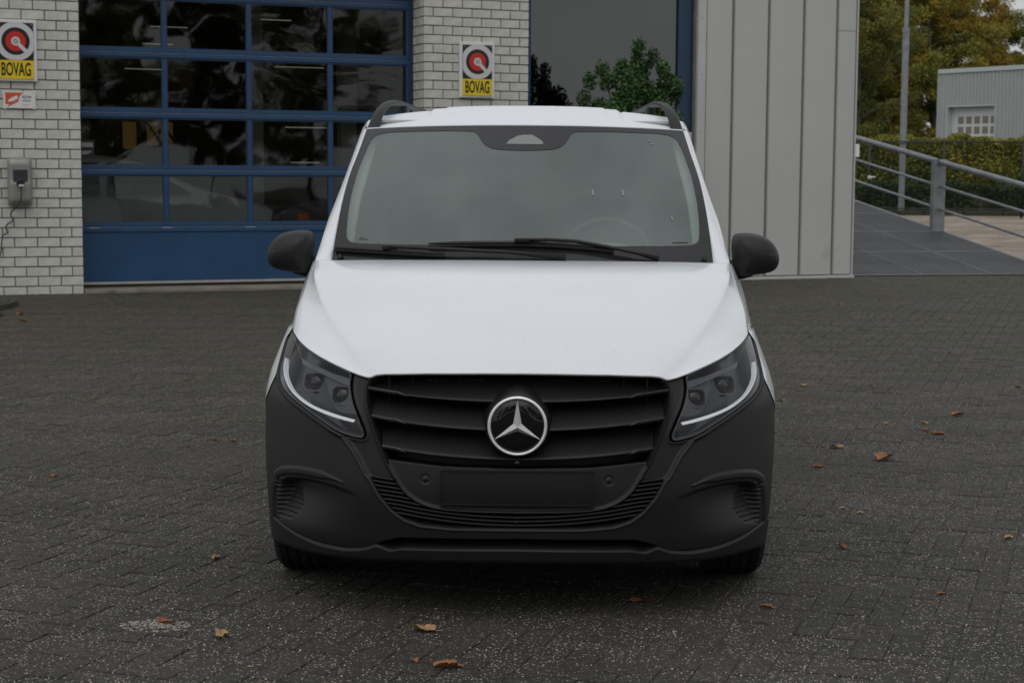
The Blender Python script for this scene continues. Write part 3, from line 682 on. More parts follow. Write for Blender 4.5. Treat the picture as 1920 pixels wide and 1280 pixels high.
def dealer_sign(s, zc, label):
    t = bthing('trade_sign', label, 'sign', s, 0, zc, 'trade association signs on the brickwork')
    MB().box(-.225, .225, -.045, -.004, -.335, .335, .004).obj('backing_board', M['signwhite'], t)
    MB().box(-.190, .190, -.056, -.0455, -.108, .300, .001).obj('black_field', M['signblack'], t)
    MB().box(-.190, .190, -.056, -.0455, -.312, -.110, .001).obj('yellow_field', M['signyellow'], t)
    cz = .098
    clipcircle(.212, 0, cz, .1895, .2995, -.1075, -.0575, -.0562).obj('white_disc', M['signgrey'], t)
    disc(.108, .150, -.0590, -.0577, 0, cz).obj('black_ring', M['signblack'], t)
    MB().prism([(.1085*math.cos(a), cz+.1085*math.sin(a)) for a in np.linspace(0, 2*math.pi, 49)[:-1]], -.0590, -.0577).obj('red_disc', M['signred'], t)
    P = [(.048*math.cos(a), cz+.048*math.sin(a)) for a in np.linspace(-math.pi/4+.42, 2*math.pi-math.pi/4-.42, 40)]
    dx = Vector((1, 0, -1)).normalized(); nx = Vector((1, 0, 1)).normalized()
    for sgn in (-1, 1):
        q = dx*.165+nx*.0225*sgn; P.append((q.x, cz+q.z))
    MB().prism(P, -.0604, -.0592).obj('needle', M['signgrey'], t)
    disc(.015, .022, -.0618, -.0606, 0, cz, 32).obj('hub_ring', M['signblack'], t)
    me = text_mesh('BOVAG', .195, .56, .0012, .0045, 'lettering', M['signblack'])
    xs = [v.co.x for v in me.vertices]; zs = [v.co.z for v in me.vertices]; kx = .314/(max(xs)-min(xs)); kz = .150/(max(zs)-min(zs)); mx, mz = (max(xs)+min(xs))/2, (max(zs)+min(zs))/2
    for v in me.vertices: v.co.x = (v.co.x-mx)*kx; v.co.z = (v.co.z-mz)*kz
    ob('lettering', me, t, (0, -.0572, -.205))
    sc = MB().lathe([(0, -.005), (.006, -.003), (.007, 0)], 10, ax='y').mesh('screw', M['alu'], fix=True)
    for x in (-.166, .166):
        for z in (-.29, .278): ob('screw', sc, t, (x, -.0565, z))
dealer_sign(4.731, 2.745, 'dial sign in yellow, black and red on the brick pier beside the shop window')
dealer_sign(-.695, 2.812, 'dial sign in yellow, black and red above the wall charger, cut by the left edge')
# small approval plate
rp = bthing('approval_plate', 'small white and orange plate with a bird mark below the left dial sign', 'sign', -.665, 0, 2.275)
def lobed(w, h, rl_):
    P = []
    for (sx, sz, a0_) in ((1, 1, 0), (-1, 1, 1), (-1, -1, 2), (1, -1, 3)):
        c = (sx*(w-rl_*.6), sz*(h-rl_*.6)); b0 = a0_*math.pi/2-.9
        for a in np.linspace(b0, b0+math.pi/2+1.8, 12): P.append((c[0]+rl_*math.cos(a), c[1]+rl_*math.sin(a)))
    return P
MB().prism(lobed(.172, .092, .026), -.022, -.012).obj('plate', M['signwhite'], rp)
MB().prism([(-.150, .078), (.055, .078), (.015, .055), (-.005, .015), (-.012, -.022), (-.13, -.082), (-.11, -.05), (-.150, -.052)], -.0235, -.0222).obj('orange_field', M['signorange'], rp)
MB().prism([(-.125, -.018), (-.098, .012), (-.07, .03), (-.045, .038), (-.03, .046), (-.016, .040), (-.022, .032), (-.012, .02), (-.024, .016), (-.034, -.004), (-.05, .0), (-.06, -.016), (-.085, -.018), (-.11, -.024)], -.0250, -.0237).obj('bird_mark', M['signwhite'], rp)
for txt, sz, x, z, w in (('RDW', .045, .083, .028, .100), ('erkend', .026, .073, -.008, .078)):
    me = text_mesh(txt, sz, 1, .001, .0006, 'lettering', M['signblack'])
    xs = [v.co.x for v in me.vertices]; k = w/(max(xs)-min(xs)); mx = (max(xs)+min(xs))/2
    for v in me.vertices: v.co.x = (v.co.x-mx)*k
    ob('lettering', me, rp, (x, -.0230, z))
MB().box(.03, .11, -.0232, -.0224, -.060, -.056).obj('small_print', M['signred'], rp)
sc = MB().lathe([(0, -.004), (.006, -.002), (.007, 0)], 10, ax='y').mesh('screw', M['alu'], fix=True)
for x in (-.156, .156):
    for z in (-.076, .076): ob('screw', sc, rp, (x, -.0222, z))
# wall charger
ch = bthing('wall_charger', 'champagne grey car charger with a dark socket panel hung on the brick wall', 'charger', -.684, 0, 1.375)
V = []; Fc = []; nz = 22; nx = 15
for i, z in enumerate(np.linspace(-.27, .27, nz)):
    e = max(0, abs(z)/.27); hw = .131*(1-.10*max(0, (e-.86)/.14)**2); dep = .115*(1-.55*max(0, (e-.72)/.28)**2)+(.01 if z < 0 else 0)
    for x in np.linspace(-1, 1, nx):
        V.append((hw*x, -.01-dep*(1-.45*abs(x)**6), z))
F1 = grid_faces(nz, nx).tolist(); MBc = MB().add(V, F1); MBc.box(-.128, .128, -.06, -.004, -.26, .26, .02)
MBc.obj('shell', M['charger'], ch, smooth=True, autos=50)
sp = MB().box(-.078, .078, -.131, -.118, -.10, .135, .006).obj('socket_panel', M['chargerdark'], ch)
MB().lathe([(0, -.136), (.044, -.136), (.05, -.131), (.05, -.125)], 24, (0, 0, -.02), 'y').obj('socket', M['gloss'], sp, smooth=True, autos=40)
pl = MB().lathe([(0, -.205), (.024, -.205), (.030, -.19), (.030, -.135)], 20, (0, 0, -.035), 'y').obj('plug', M['plastic2'], ch, smooth=True, autos=40)
MB().box(-.03, .03, -.215, -.206, -.055, -.03, .003).obj('plug_trim', M['silver'], pl)
cab = [(0, -.19, -.06), (.0, -.20, -.16), (-.02, -.17, -.24), (-.06, -.12, -.29), (-.10, -.07, -.33), (-.105, -.05, -.37), (-.085, -.05, -.41), (-.085, -.05, -.44), (-.13, -.05, -.455), (-.16, -.05, -.49), (-.155, -.05, -.53), (-.13, -.05, -.555), (-.16, -.05, -.575), (-.2, -.05, -.59), (-.205, -.05, -.65), (-.22, -.06, -.8), (-.3, -.07, -1.0)]
MB().tube([tuple(p) for p in chaikin(cab, 2)], .0085, 8).obj('cable', M['cable'], ch, smooth=True)

# evergreen bush in front of the shop window
def leaf_cloud(n, centres, leaf, up=.3, rr=rng, clump=None):
    """n small leaf quads round clump centres (x,y,z,rx,ry,rz); shell-weighted"""
    C_ = np.array(centres); k = rr.integers(0, len(C_), n); d = rr.normal(size=(n, 3)); d /= np.linalg.norm(d, axis=1)[:, None]
    rad = rr.random(n)**.45
    P = C_[k, :3]+d*rad[:, None]*C_[k, 3:6]
    a = rr.normal(size=(n, 3)); a[:, 2] += up*0; a /= np.linalg.norm(a, axis=1)[:, None]
    b = np.cross(a, rr.normal(size=(n, 3))); b /= np.linalg.norm(b, axis=1)[:, None]
    s = leaf*(.6+.8*rr.random(n))[:, None]
    V = np.stack([P-a*s, P+b*s*.5, P+a*s, P-b*s*.5], 1).reshape(-1, 3)
    Fc = np.arange(4*n).reshape(-1, 4); return V, Fc
def npmesh(name, V, Fc, m):
    me = bpy.data.meshes.new(name); me.vertices.add(len(V)); me.vertices.foreach_set('co', np.asarray(V, 'f').ravel())
    n = len(Fc); me.loops.add(4*n); me.loops.foreach_set('vertex_index', np.asarray(Fc, 'i').ravel())
    me.polygons.add(n); me.polygons.foreach_set('loop_start', np.arange(0, 4*n, 4, dtype='i')); me.polygons.foreach_set('loop_total', np.full(n, 4, 'i'))
    me.update(calc_edges=True); me.materials.append(m); return me
bp = BL(6.18, -1.5, 0)
bush = thing('evergreen_bush', 'dark green glossy leaved bush in front of the shop window behind the van roof', 'bush', (bp.x, bp.y, ground_z(19.5)))
cl = []; rb = np.random.default_rng(3); stems = MB()
for i in range(90):
    a = rb.uniform(0, 6.28); h = rb.uniform(1.2, 2.62); rmax = .60*(1-abs(h-1.85)/1.25)**.5 if abs(h-1.85) < 1.25 else .1
    r_ = rmax*rb.uniform(.35, 1.0); c = (r_*math.cos(a), r_*math.sin(a), h); cl.append((*c, .13, .13, .15))
    if i % 2 == 0: stems.tube([(0, 0, .9), (c[0]*.4, c[1]*.4, (c[2]+.9)/2), c], [.02, .012, .005], 5)
for (x, y, h) in ((-.62, 0, 2.25), (-.7, .05, 2.0), (-.55, 0, 2.45), (-.4, .1, 2.6), (-.68, 0, 1.8), (.3, 0, 2.6), (.18, .1, 2.75), (.0, .05, 2.72), (.02, .0, 2.86), (-.02, .02, 2.6), (-.36, 0, 2.45), (-.45, .1, 2.15), (.33, -.1, 2.5), (.46, 0, 2.3), (.1, .1, 2.6), (-.18, 0, 2.62), (.5, .0, 1.9), (-.5, 0, 1.8)): cl.append((x, y, h, .09, .09, .12))
for c in cl[-11:]: stems.tube([(0, 0, 1.5), (c[0]*.8, c[1]*.8, c[2]-.3), (c[0], c[1], c[2]+.1)], [.014, .008, .003], 4)
Vl, Fl = leaf_cloud(24000, cl, .023)
ob('foliage', npmesh('foliage', Vl, Fl, M['leaf_holly']), bush)
stems.tube([(0, 0, .25), (.02, 0, .9), (0, 0, 1.5)], [.035, .028, .02], 8).obj('stem', M['bark'], bush)
MB().lathe([(0, .0), (.20, .0), (.27, .42), (.29, .42), (.29, .46), (.25, .46), (.24, .38), (0, .38)], 28).obj('planter', M['chargerdark'], bush, smooth=True, autos=40)
# ------------------------------------------------------------------ the van (local x lateral, y backwards from the nose, z up)
van = thing('van', 'white panel van with unpainted black front bumper and black roof rails, parked facing the camera', 'van', (0, 5.64, 0))
TS = ([.15, .2, .3, .45, .6, .7, .8, .87, .95, 1.05], [.07, .05, .02, 0, .015, .03, .065, .095, .15, .22])
TW = ([.15, .2, .3, .5, .7, .78, .85, .9, .97, 1.05], [.935, .942, .946, .947, .944, .930, .907, .89, .865, .84])
def Wf(z): return herm(z, *TW)
def F(x, z):
    q = np.minimum(np.abs(x)/Wf(z), .99995)
    return herm(z, *TS)+.66*(1-(1-q**3)**.55)
def Fn(x, z):
    """outward (forward) unit normal of the nose surface"""
    e = 1e-4; x = np.asarray(x, float); z = np.asarray(z, float)
    q = Wf(z)*.9995; xx = np.clip(x, -q, q)
    fx = (F(xx+e, z)-F(xx-e, z))/(2*e); fz = (F(xx, z+e)-F(xx, z-e))/(2*e); fx = np.clip(fx, -12, 12)
    n = np.stack([fx, -np.ones_like(fx), fz], -1); return n/np.linalg.norm(n, axis=-1)[..., None]
def onF(x, z, off=0.0):
    """point on the nose surface, moved inward by off"""
    x = np.asarray(x, float); z = np.asarray(z, float)
    return np.stack([x, F(x, z), z], -1)-Fn(x, z)*np.asarray(off)[..., None]
HE = np.array([(0, .8465), (-.1284, .846), (-.3097, .8431), (-.4535, .8366), (-.491, .8314), (-.5133, .8230), (-.5424, .8286), (-.5819, .8399), (-.6432, .8595), (-.6971, .8769), (-.756, .8991), (-.7967, .9188), (-.8344, .9406)])
GR = [(0, .8454), (-.31, .8414), (-.4535, .8349), (-.4871, .8299), (-.5037, .8204), (-.516, .799), (-.5185, .7675), (-.509, .7176), (-.4794, .6395), (-.447, .5608), (-.4133, .5017), (-.3818, .4531), (-.3329, .418), (-.2696, .3977), (-.1579, .3908), (0, .389)]
VENT = [(-.5024, .4962), (-.4705, .4368), (-.4267, .3851), (-.3828, .3537), (-.3263, .3356), (-.2212, .3277), (0, .3272)]
RIDGE = [(-.5972, .6237), (-.5542, .5733), (-.5119, .5009), (-.5024, .4926)]
LEDGE = [(-.8518, .2723), (-.7604, .2502), (-.6435, .234), (-.5508, .2351), (-.5102, .2455), (-.4529, .2705), (-.4041, .2858), (0, .295)]
LAMP = [(-.8478, .9623), (-.8332, .9438), (-.7996, .9191), (-.7411, .8961), (-.6671, .8693), (-.6078, .8495), (-.573, .8379), (-.5793, .8093), (-.5777, .7776), (-.566, .7358), (-.5449, .6911), (-.523, .6416), (-.5248, .6288), (-.5324, .6239), (-.5792, .6301), (-.6229, .6426), (-.6804, .6714), (-.7681, .7146), (-.8278, .7438), (-.8607, .7727), (-.8717, .8053), (-.864, .8531), (-.8544, .911)]
DRL = [(-.854, .8522), (-.8566, .8198), (-.844, .7908), (-.8141, .7572), (-.7695, .7323), (-.7239, .7136), (-.6643, .6972), (-.6076, .6861), (-.5603, .679)]
BROW = [(-.597, .4687), (-.6122, .4757), (-.6635, .4855), (-.7533, .4886), (-.8219, .476), (-.8542, .4568), (-.873, .4204), (-.8868, .3532), (-.8874, .2954)]
POCKET = [(-.6133, .455), (-.6633, .463), (-.7531, .4664), (-.8217, .4515), (-.850, .4253), (-.8621, .3493), (-.8636, .2893), (-.842, .2652), (-.7595, .2472), (-.6425, .2351), (-.4947, .2699), (-.5223, .4325)]
LAMPs = chaikin(LAMP[:6]+LAMP[6:], 1, True)
GRs = np.vstack([GR[:1], chaikin(GR, 1)[1:-1], GR[-1:]])
def full(P): P = np.array(P); Q = P[::-1].copy(); Q[:, 0] *= -1; return np.vstack([P, Q[1:] if abs(P[-1][0]) < 1e-6 else Q])
GRF = np.vstack([GRs, (GRs[::-1]*[-1, 1])[1:-1]])

nq, nz = 640, 240
s = np.linspace(-1, 1, nq); q = np.sign(s)*(1-(1-np.abs(s))**1.55); t = np.linspace(0, 1, nz)
hx = -HE[::-1, 0]; hz = HE[::-1, 1]
def ztop(x): return np.interp(np.abs(x), -HE[:, 0], HE[:, 1])-.002+np.clip(np.abs(x)-.8344, 0, 1)*.35
def zbot(x): return np.interp(np.abs(x), [0, .3, .6, .8, .9, .946], [.218, .217, .208, .203, .195, .190])
zt = ztop(q*.93)
for _ in range(6): zt = ztop(q*Wf(zt))
zb = zbot(q*.942)
Zg = zb[:, None]+(zt-zb)[:, None]*t[None, :]; Xg = q[:, None]*Wf(Zg)
xs_, zs_ = -np.abs(Xg).ravel(), Zg.ravel()
D = np.zeros(xs_.shape)
dG = sdf(xs_, zs_, GRF)
bar_line = np.interp(-xs_, [0, .2465, .4396, .6], [.5377, .5415, .5594, .575])
inG = step(dG, .003)
up = smooth01((zs_-bar_line+.002)/.004)
D += inG*(up*.115+(1-up)*.014)
D -= .010*np.exp(-((dG-.004)/.006)**2)*(zs_ < .835)*1.0                      # rounded rim round the opening
FR = [(0, .87), (-.60, .87), (-.59, .78), (-.565, .70), (-.60, .645)]+RIDGE+VENT+[(0, .5)]
dFR = sdf(xs_, zs_, np.vstack([FR[:-1], [(0, .5)]]))
dRV = seg_dist(xs_, zs_, [(-.64, .642)]+RIDGE+VENT)
D += .013*step(dFR, .006)*(1-step(dG, .004))
D -= .006*np.exp(-(dRV/.006)**2)
VZ = np.vstack([[(0, .50), (-.5035, .4985)], VENT]); dV = sdf(xs_, zs_, np.vstack([VZ, [(.2, .327), (.2, .5)]]))
ven = step(dV+.006, .003)*(1-step(dG-.009, .003)); D += .035*ven
dL = sdf(xs_, zs_, LAMPs); D += .085*step(dL-.0015, .0025); D -= .003*np.exp(-((dL-.010)/.006)**2)
dP = sdf(xs_, zs_, chaikin(POCKET, 1, True)); ramp = smooth01((-xs_-.50)/.32)
D += .050*smooth01((-dP+.001)/.020)*ramp*smooth01((zs_-.262)/.16)
dB = seg_dist(xs_, zs_, chaikin(BROW, 2)); wB = .011*smooth01((-xs_-.597)/.10)+.0015
D -= .0075*np.exp(-(dB/(wB+.0005))**6)
# moulded ribs in the fog lamp recess
RIB = [(-.862, .435), (-.80, .400), (-.775, .350), (-.80, .305), (-.862, .285)]
dR = sdf(xs_, zs_, RIB); D += .007*step(dR, .005)*(.5+.5*np.sin(2*math.pi*zs_/.0165))
le = herm(-xs_, [0, .38, .46, .53, .60, .68, .77, .86, .93], [.2945, .290, .270, .243, .234, .237, .2505, .275, .300])
dl = zs_-le
slot = smooth01((-dl)/.004)*smooth01((zs_-(le-.040*smooth01((.50+xs_)/.08)))/.016)*smooth01((.56+xs_)/.10)
D += .120*slot
D -= .007*smooth01((-dl-.002)/.006)*(1-slot)*(1-.8*smooth01((-xs_-.62)/.25))
D += .005*np.exp(-(dl/.0035)**2)*smooth01((-xs_-.5)/.1)
for sx, sz in ((-.3112, .4965), (-.838, .436)):
    rr_ = np.hypot(xs_-sx, zs_-sz); D += .004*np.exp(-((rr_-.0135)/.003)**2)
Dn = D.reshape(nq, nz)
Pg = np.stack([Xg, F(Xg, Zg), Zg], -1)-Fn(Xg, Zg)*Dn[..., None]
# returns at the bottom and the top edge
bot = Pg[:, :1].copy(); bot[..., 1] += .14; bot[..., 0] *= .97; bot2 = Pg[:, :1].copy(); bot2[..., 1] += .012; bot2[..., 2] -= .012
top = Pg[:, -1:].copy(); top[..., 1] += .05; top[..., 2] -= .004
Pg = np.concatenate([bot, bot2, Pg, top], 1)
V = Pg.reshape(-1, 3); Fc = grid_faces(nq, nz+3)
ctr = V[Fc].mean(1); keep = ~(((ctr[:, 1]-.86)**2+(ctr[:, 2]-.335)**2 < .375**2) & (np.abs(ctr[:, 0]) > .80) & (ctr[:, 1] > .35))
ob('front_bumper', mk('front_bumper', V, Fc[keep], M['plastic'], smooth=True), van)

# --- grille
gl = ob('grille', MB().box(-.52, .52, .20, .22, .53, .86).mesh('grille_back', M['black']), van)
def hw(z):
    P = GRs; zz = np.atleast_1d(z); out = []
    for z_ in zz:
        best = 0
        for a, b in zip(P[:-1], P[1:]):
            if (a[1]-z_)*(b[1]-z_) <= 0 and a[1] != b[1]:
                k = (z_-a[1])/(b[1]-a[1]); best = max(best, -(a[0]+k*(b[0]-a[0])))
        out.append(best)
    return np.array(out)
def zbar(x, zc, zl): return zc+(zl-zc)*(np.abs(x)/.5)**2
barprof = [(.110, .100), (.092, .097), (.078, .085), (.066, .066), (.052, .048), (.036, .031), (.020, .018), (.0125, .011), (.0115, .007), (.016, .003), (.09, .0015)]
for zc, zl, tz in ((.748, .779, .095), (.654, .690, .088), (.558, .596, .090)):
    nx = 91; V = []
    ex = float(hw(zl+.02)[0]); limz = lambda x: float(np.interp(abs(x), -HE[:, 0], HE[:, 1]))-.008
    for x0 in np.linspace(-1, 1, nx):
        for (v, dz) in barprof:
            zb0 = float(zbar(x0*.5, zc, zl)); zz = zb0+dz/.100*min(tz, limz(x0*.5)-zb0); e = max(float(hw(zz)[0])-.0050, .3)
            x = x0*e; zb0 = float(zbar(x, zc, zl)); zz2 = zb0+dz/.100*min(tz, limz(x)-zb0)
            V.append((x, float(F(x, zz2))+v, zz2))
    ob('grille_bar', mk('grille_bar', V, grid_faces(nx, len(barprof)), M['plastic2'], smooth=True), van)
    for sg in (-1, 1):           # gloss black inlay below the outer end of each bar
        V = []; xs2 = np.linspace(.375, ex-.003, 14)
        for x in xs2:
            h = .012*smooth01((x-.375)/.03)+.0005
            z_ = float(zbar(x, zc, zl))+.0005
            V += [(sg*x, float(F(x, z_))+.0095, z_+.002), (sg*x, float(F(x, z_))+.0075, z_+.002+h*.5), (sg*x, float(F(x, z_))+.011, z_+.002+h)]
        ob('bar_inlay', mk('bar_inlay', V, grid_faces(14, 3), M['gloss'], smooth=True), gl)
for x in np.linspace(-.44, .44, 12):
    MB().box(x-.004, x+.004, .14, .19, .56, .83).obj('grille_strut', M['black'], gl)

# clean side wall of the grille opening
lin_ = []
Gc = np.array([0, .62]); Pi = GRF[~((GRF[:, 1] > .81))]
order = np.argsort(np.arctan2(Pi[:, 0], -(Pi[:, 1]-.62))); Pi = Pi[order]; Pi = Pi[(Pi[:, 1] > .535)]
for sg in (-1, 1):
    Q = Pi[(Pi[:, 0]*sg > 0)]; Q = Q[np.argsort(Q[:, 1])]; Q = resample(Q, 60); Q2 = Q.copy(); Q2[:, 0] -= sg*.0042
    V = []
    for p in Q2:
        for o2 in (-.002, .004, .03, .12): V.append(tuple(onF(p[0]+sg*(.003 if o2 < 0 else 0), p[1], o2)))
    ob('opening_liner', mk('opening_liner', V, grid_faces(60, 4), M['plastic2'], smooth=True), gl)

# --- badge
EX, EZ = 0.0, .6811
V = []; nr = 64; prof = [(.100, -.001), (.1035, .001), (.107, .012), (.112, .04), (.118, .09)]
for (r, v) in prof:
    for j in range(nr):
        a = 2*math.pi*j/nr; pk = math.exp(-((a-math.pi/2)/.38)**2)*max(0, (r-.104))*.7
        x, z = (r+pk)*math.cos(a), (r+pk)*math.sin(a); V.append((x, .012+v, EZ+z))
Fc = [(i*nr+j, i*nr+(j+1) % nr, (i+1)*nr+(j+1) % nr, (i+1)*nr+j) for i in range(len(prof)-1) for j in range(nr)]
ob('badge_housing', mk('badge_housing', V, Fc, M['plastic2'], smooth=True), van)
bd = MB().lathe([(0, -.0035), (.05, -.0025), (.088, .0), (.0915, .004)], 64, (0, .008, EZ), 'y').obj('badge', M['gloss'], van, smooth=True)
MB().lathe([(.0895, .002), (.0912, -.0035), (.0945, -.0062), (.0978, -.005), (.1002, .0005), (.1005, .010)], 96, (0, .0065, EZ), 'y').obj('badge_ring', M['badge'], bd, smooth=True)
V = [(0, -.028, 0)]
for k in range(3):
    a = math.pi/2+k*2*math.pi/3; V.append((.0885*math.cos(a), -.002, .0885*math.sin(a)))
for k in range(3):
    a = math.pi/2+math.pi/3+k*2*math.pi/3; V.append((.0165*math.cos(a), -.001, .0165*math.sin(a)))
Fc = []
for k in range(3): Fc += [(0, 1+k, 4+k), (0, 4+(k+2) % 3, 1+k)]
V2 = [(v[0], .003, v[2]) for v in V[1:]]; o_ = [1, 4, 2, 5, 3, 6]
for i in range(6): a, b = o_[i], o_[(i+1) % 6]; Fc.append((a, a+6, b+6, b))
ob('badge_star', mk('badge_star', [(v[0], v[1]+.0045, v[2]+EZ) for v in V+V2], Fc, M['badge']), bd)
MB().lathe([(0, -.002), (.007, -.001), (.010, .003), (.012, .02)], 20, (0, .02, .553), 'y').obj('front_camera', M['gloss'], van, smooth=True)

# --- plate panel with holder, sensors, vents
def fsheet(x0, x1, z0, z1, off, rr_=.006, nx=24, nz_=6, thick=.006):
    V = []; xs = np.linspace(x0, x1, nx); zs = np.linspace(z0, z1, nz_)
    for o2 in (off, off+thick):
        for x in xs:
            for z in zs:
                e = max(0, abs((x-(x0+x1)/2)/((x1-x0)/2))-.98)/.02; zz = (z-(z0+z1)/2)*(1-.06*e*e)+(z0+z1)/2
                V.append(tuple(onF(x, zz, o2)))
    n = nx*nz_; A = grid_faces(nx, nz_); Fc = A.tolist()+(A[:, ::-1]+n).tolist()
    for i in range(nx-1): Fc += [(i*nz_, (i+1)*nz_, n+(i+1)*nz_, n+i*nz_), (i*nz_+nz_-1, n+i*nz_+nz_-1, n+(i+1)*nz_+nz_-1, (i+1)*nz_+nz_-1)]
    for j in range(nz_-1): Fc += [(j, n+j, n+j+1, j+1), ((nx-1)*nz_+j, (nx-1)*nz_+j+1, n+(nx-1)*nz_+j+1, n+(nx-1)*nz_+j)]
    return MB().add(V, Fc)
ph = fsheet(-.260, .260, .413, .532, .002, thick=.012).obj('plate_holder', M['plastic2'], van, autos=30)
fr = MB()
for (x0, x1, z0, z1) in ((-.260, .260, .528, .532), (-.260, .260, .413, .417), (-.260, -.256, .417, .528), (.256, .260, .417, .528)):
    g_ = fsheet(x0, x1, z0, z1, -.004, thick=.006, nx=16 if x1-x0 > .1 else 2, nz_=2 if x1-x0 > .1 else 5); fr.add(g_.V, g_.F)
fr.obj('plate_rim', M['plastic'], ph)
g_ = fsheet(-.068, .068, .435, .495, .0, thick=.002); g_.obj('centre_clip', M['plastic'], ph, autos=30)
g_ = fsheet(-.065, .065, .438, .492, -.0006, thick=.001); g_.obj('clip_recess', M['plastic2'], ph, autos=30)
def fdisc(x, z, r, off, name, m, par):
    n_ = Vector(Fn(np.array(x), np.array(z)).tolist()); p = Vector(onF(np.array(x), np.array(z), off).tolist())
    b = MB().lathe([(0, .003), (r*.7, .0028), (r, .001), (r, -.006)], 24); R = n_.to_track_quat('Z', 'Y').to_matrix()
    V = [tuple(R @ Vector(v)+p) for v in b.V]; return MB().add(V, b.F).obj(name, m, par, smooth=True, autos=40)
for sg in (-1, 1):
    fdisc(sg*.3112, .4965, .0085, .016, 'parking_sensor', M['plastic2'], van); fdisc(sg*.838, .436, .0085, .030, 'parking_sensor', M['plastic2'], van)
vent_poly = np.vstack([[(0, .500), (-.5035, .500)], VENT, [(.2, .3272), (.2, .5)]])
for k in range(11):
    zc = .3385+k*.0142
    xs = np.linspace(-.55, 0, 260); zz = zc+.042*(np.abs(xs)/.43)**2-.012*smooth01((np.abs(xs)-.38)/.15)
    ok = (sdf(xs, zz, vent_poly) < -.003) & (sdf(xs, zz, GRF) > .010)
    runs = np.split(np.where(ok)[0], np.where(np.diff(np.where(ok)[0]) > 1)[0]+1)
    for r_ in runs:
        if len(r_) < 8: continue
        X = xs[r_[0]:r_[-1]+1][::3]; Z = zz[r_[0]:r_[-1]+1][::3]
        if X[-1] > -.02: sets = [(np.r_[X, -X[::-1]], np.r_[Z, Z[::-1]])]
        else: sets = [(X, Z), (-X[::-1], Z[::-1])]
        for (X_, Z_) in sets:
            V = []
            for x, z in zip(X_, Z_):
                for (o2, dz) in ((.034, .0040), (.007, .0040), (.0055, .0025), (.0055, -.0015), (.012, -.0035)): V.append(tuple(onF(x, z+dz, o2)))
            ob('vent_slat', mk('vent_slat', V, grid_faces(len(X_), 5), M['plastic'], smooth=True), van)
MB().box(-.50, .50, .135, .14, .235, .30).obj('lower_intake', M['black'], van)
for x in (-.28, -.14, 0, .14, .28): MB().box(x-.003, x+.003, .075, .13, .262, .293).obj('intake_strut', M['black'], van)

# --- headlights
def ringfill(P, c, rings, off, sg=1, ball=0.0):
    """closed outline (x,z) filled by concentric rings on the nose surface"""
    P = resample(P, 140, True); V = []; n = len(P)
    for k in rings:
        X = c[0]+(P[:, 0]-c[0])*k; Z = c[1]+(P[:, 1]-c[1])*k
        o2 = off(k) if callable(off) else off
        V += (onF(X, Z, np.full(n, o2))*[sg, 1, 1]).tolist()
    V.append((onF(np.array(c[0]), np.array(c[1]), off(0) if callable(off) else off)*[sg, 1, 1]).tolist())
    Fc = [(i*n+j, i*n+(j+1) % n, (i+1)*n+(j+1) % n, (i+1)*n+j) for i in range(len(rings)-1) for j in range(n)]
    b = (len(rings)-1)*n; Fc += [(b+j, b+(j+1) % n, len(V)-1) for j in range(n)]
    return MB().add(V, Fc)
LC = (-.70, .775)
def rrect(w, h, r, n=6):
    P = []
    for (sx, sy, a0_) in ((1, 1, 0), (-1, 1, 90), (-1, -1, 180), (1, -1, 270)):
        for a in np.linspace(a0_, a0_+90, n): P.append((sx*(w-r)+r*math.cos(math.radians(a)), sy*(h-r)+r*math.sin(math.radians(a))))
    return P
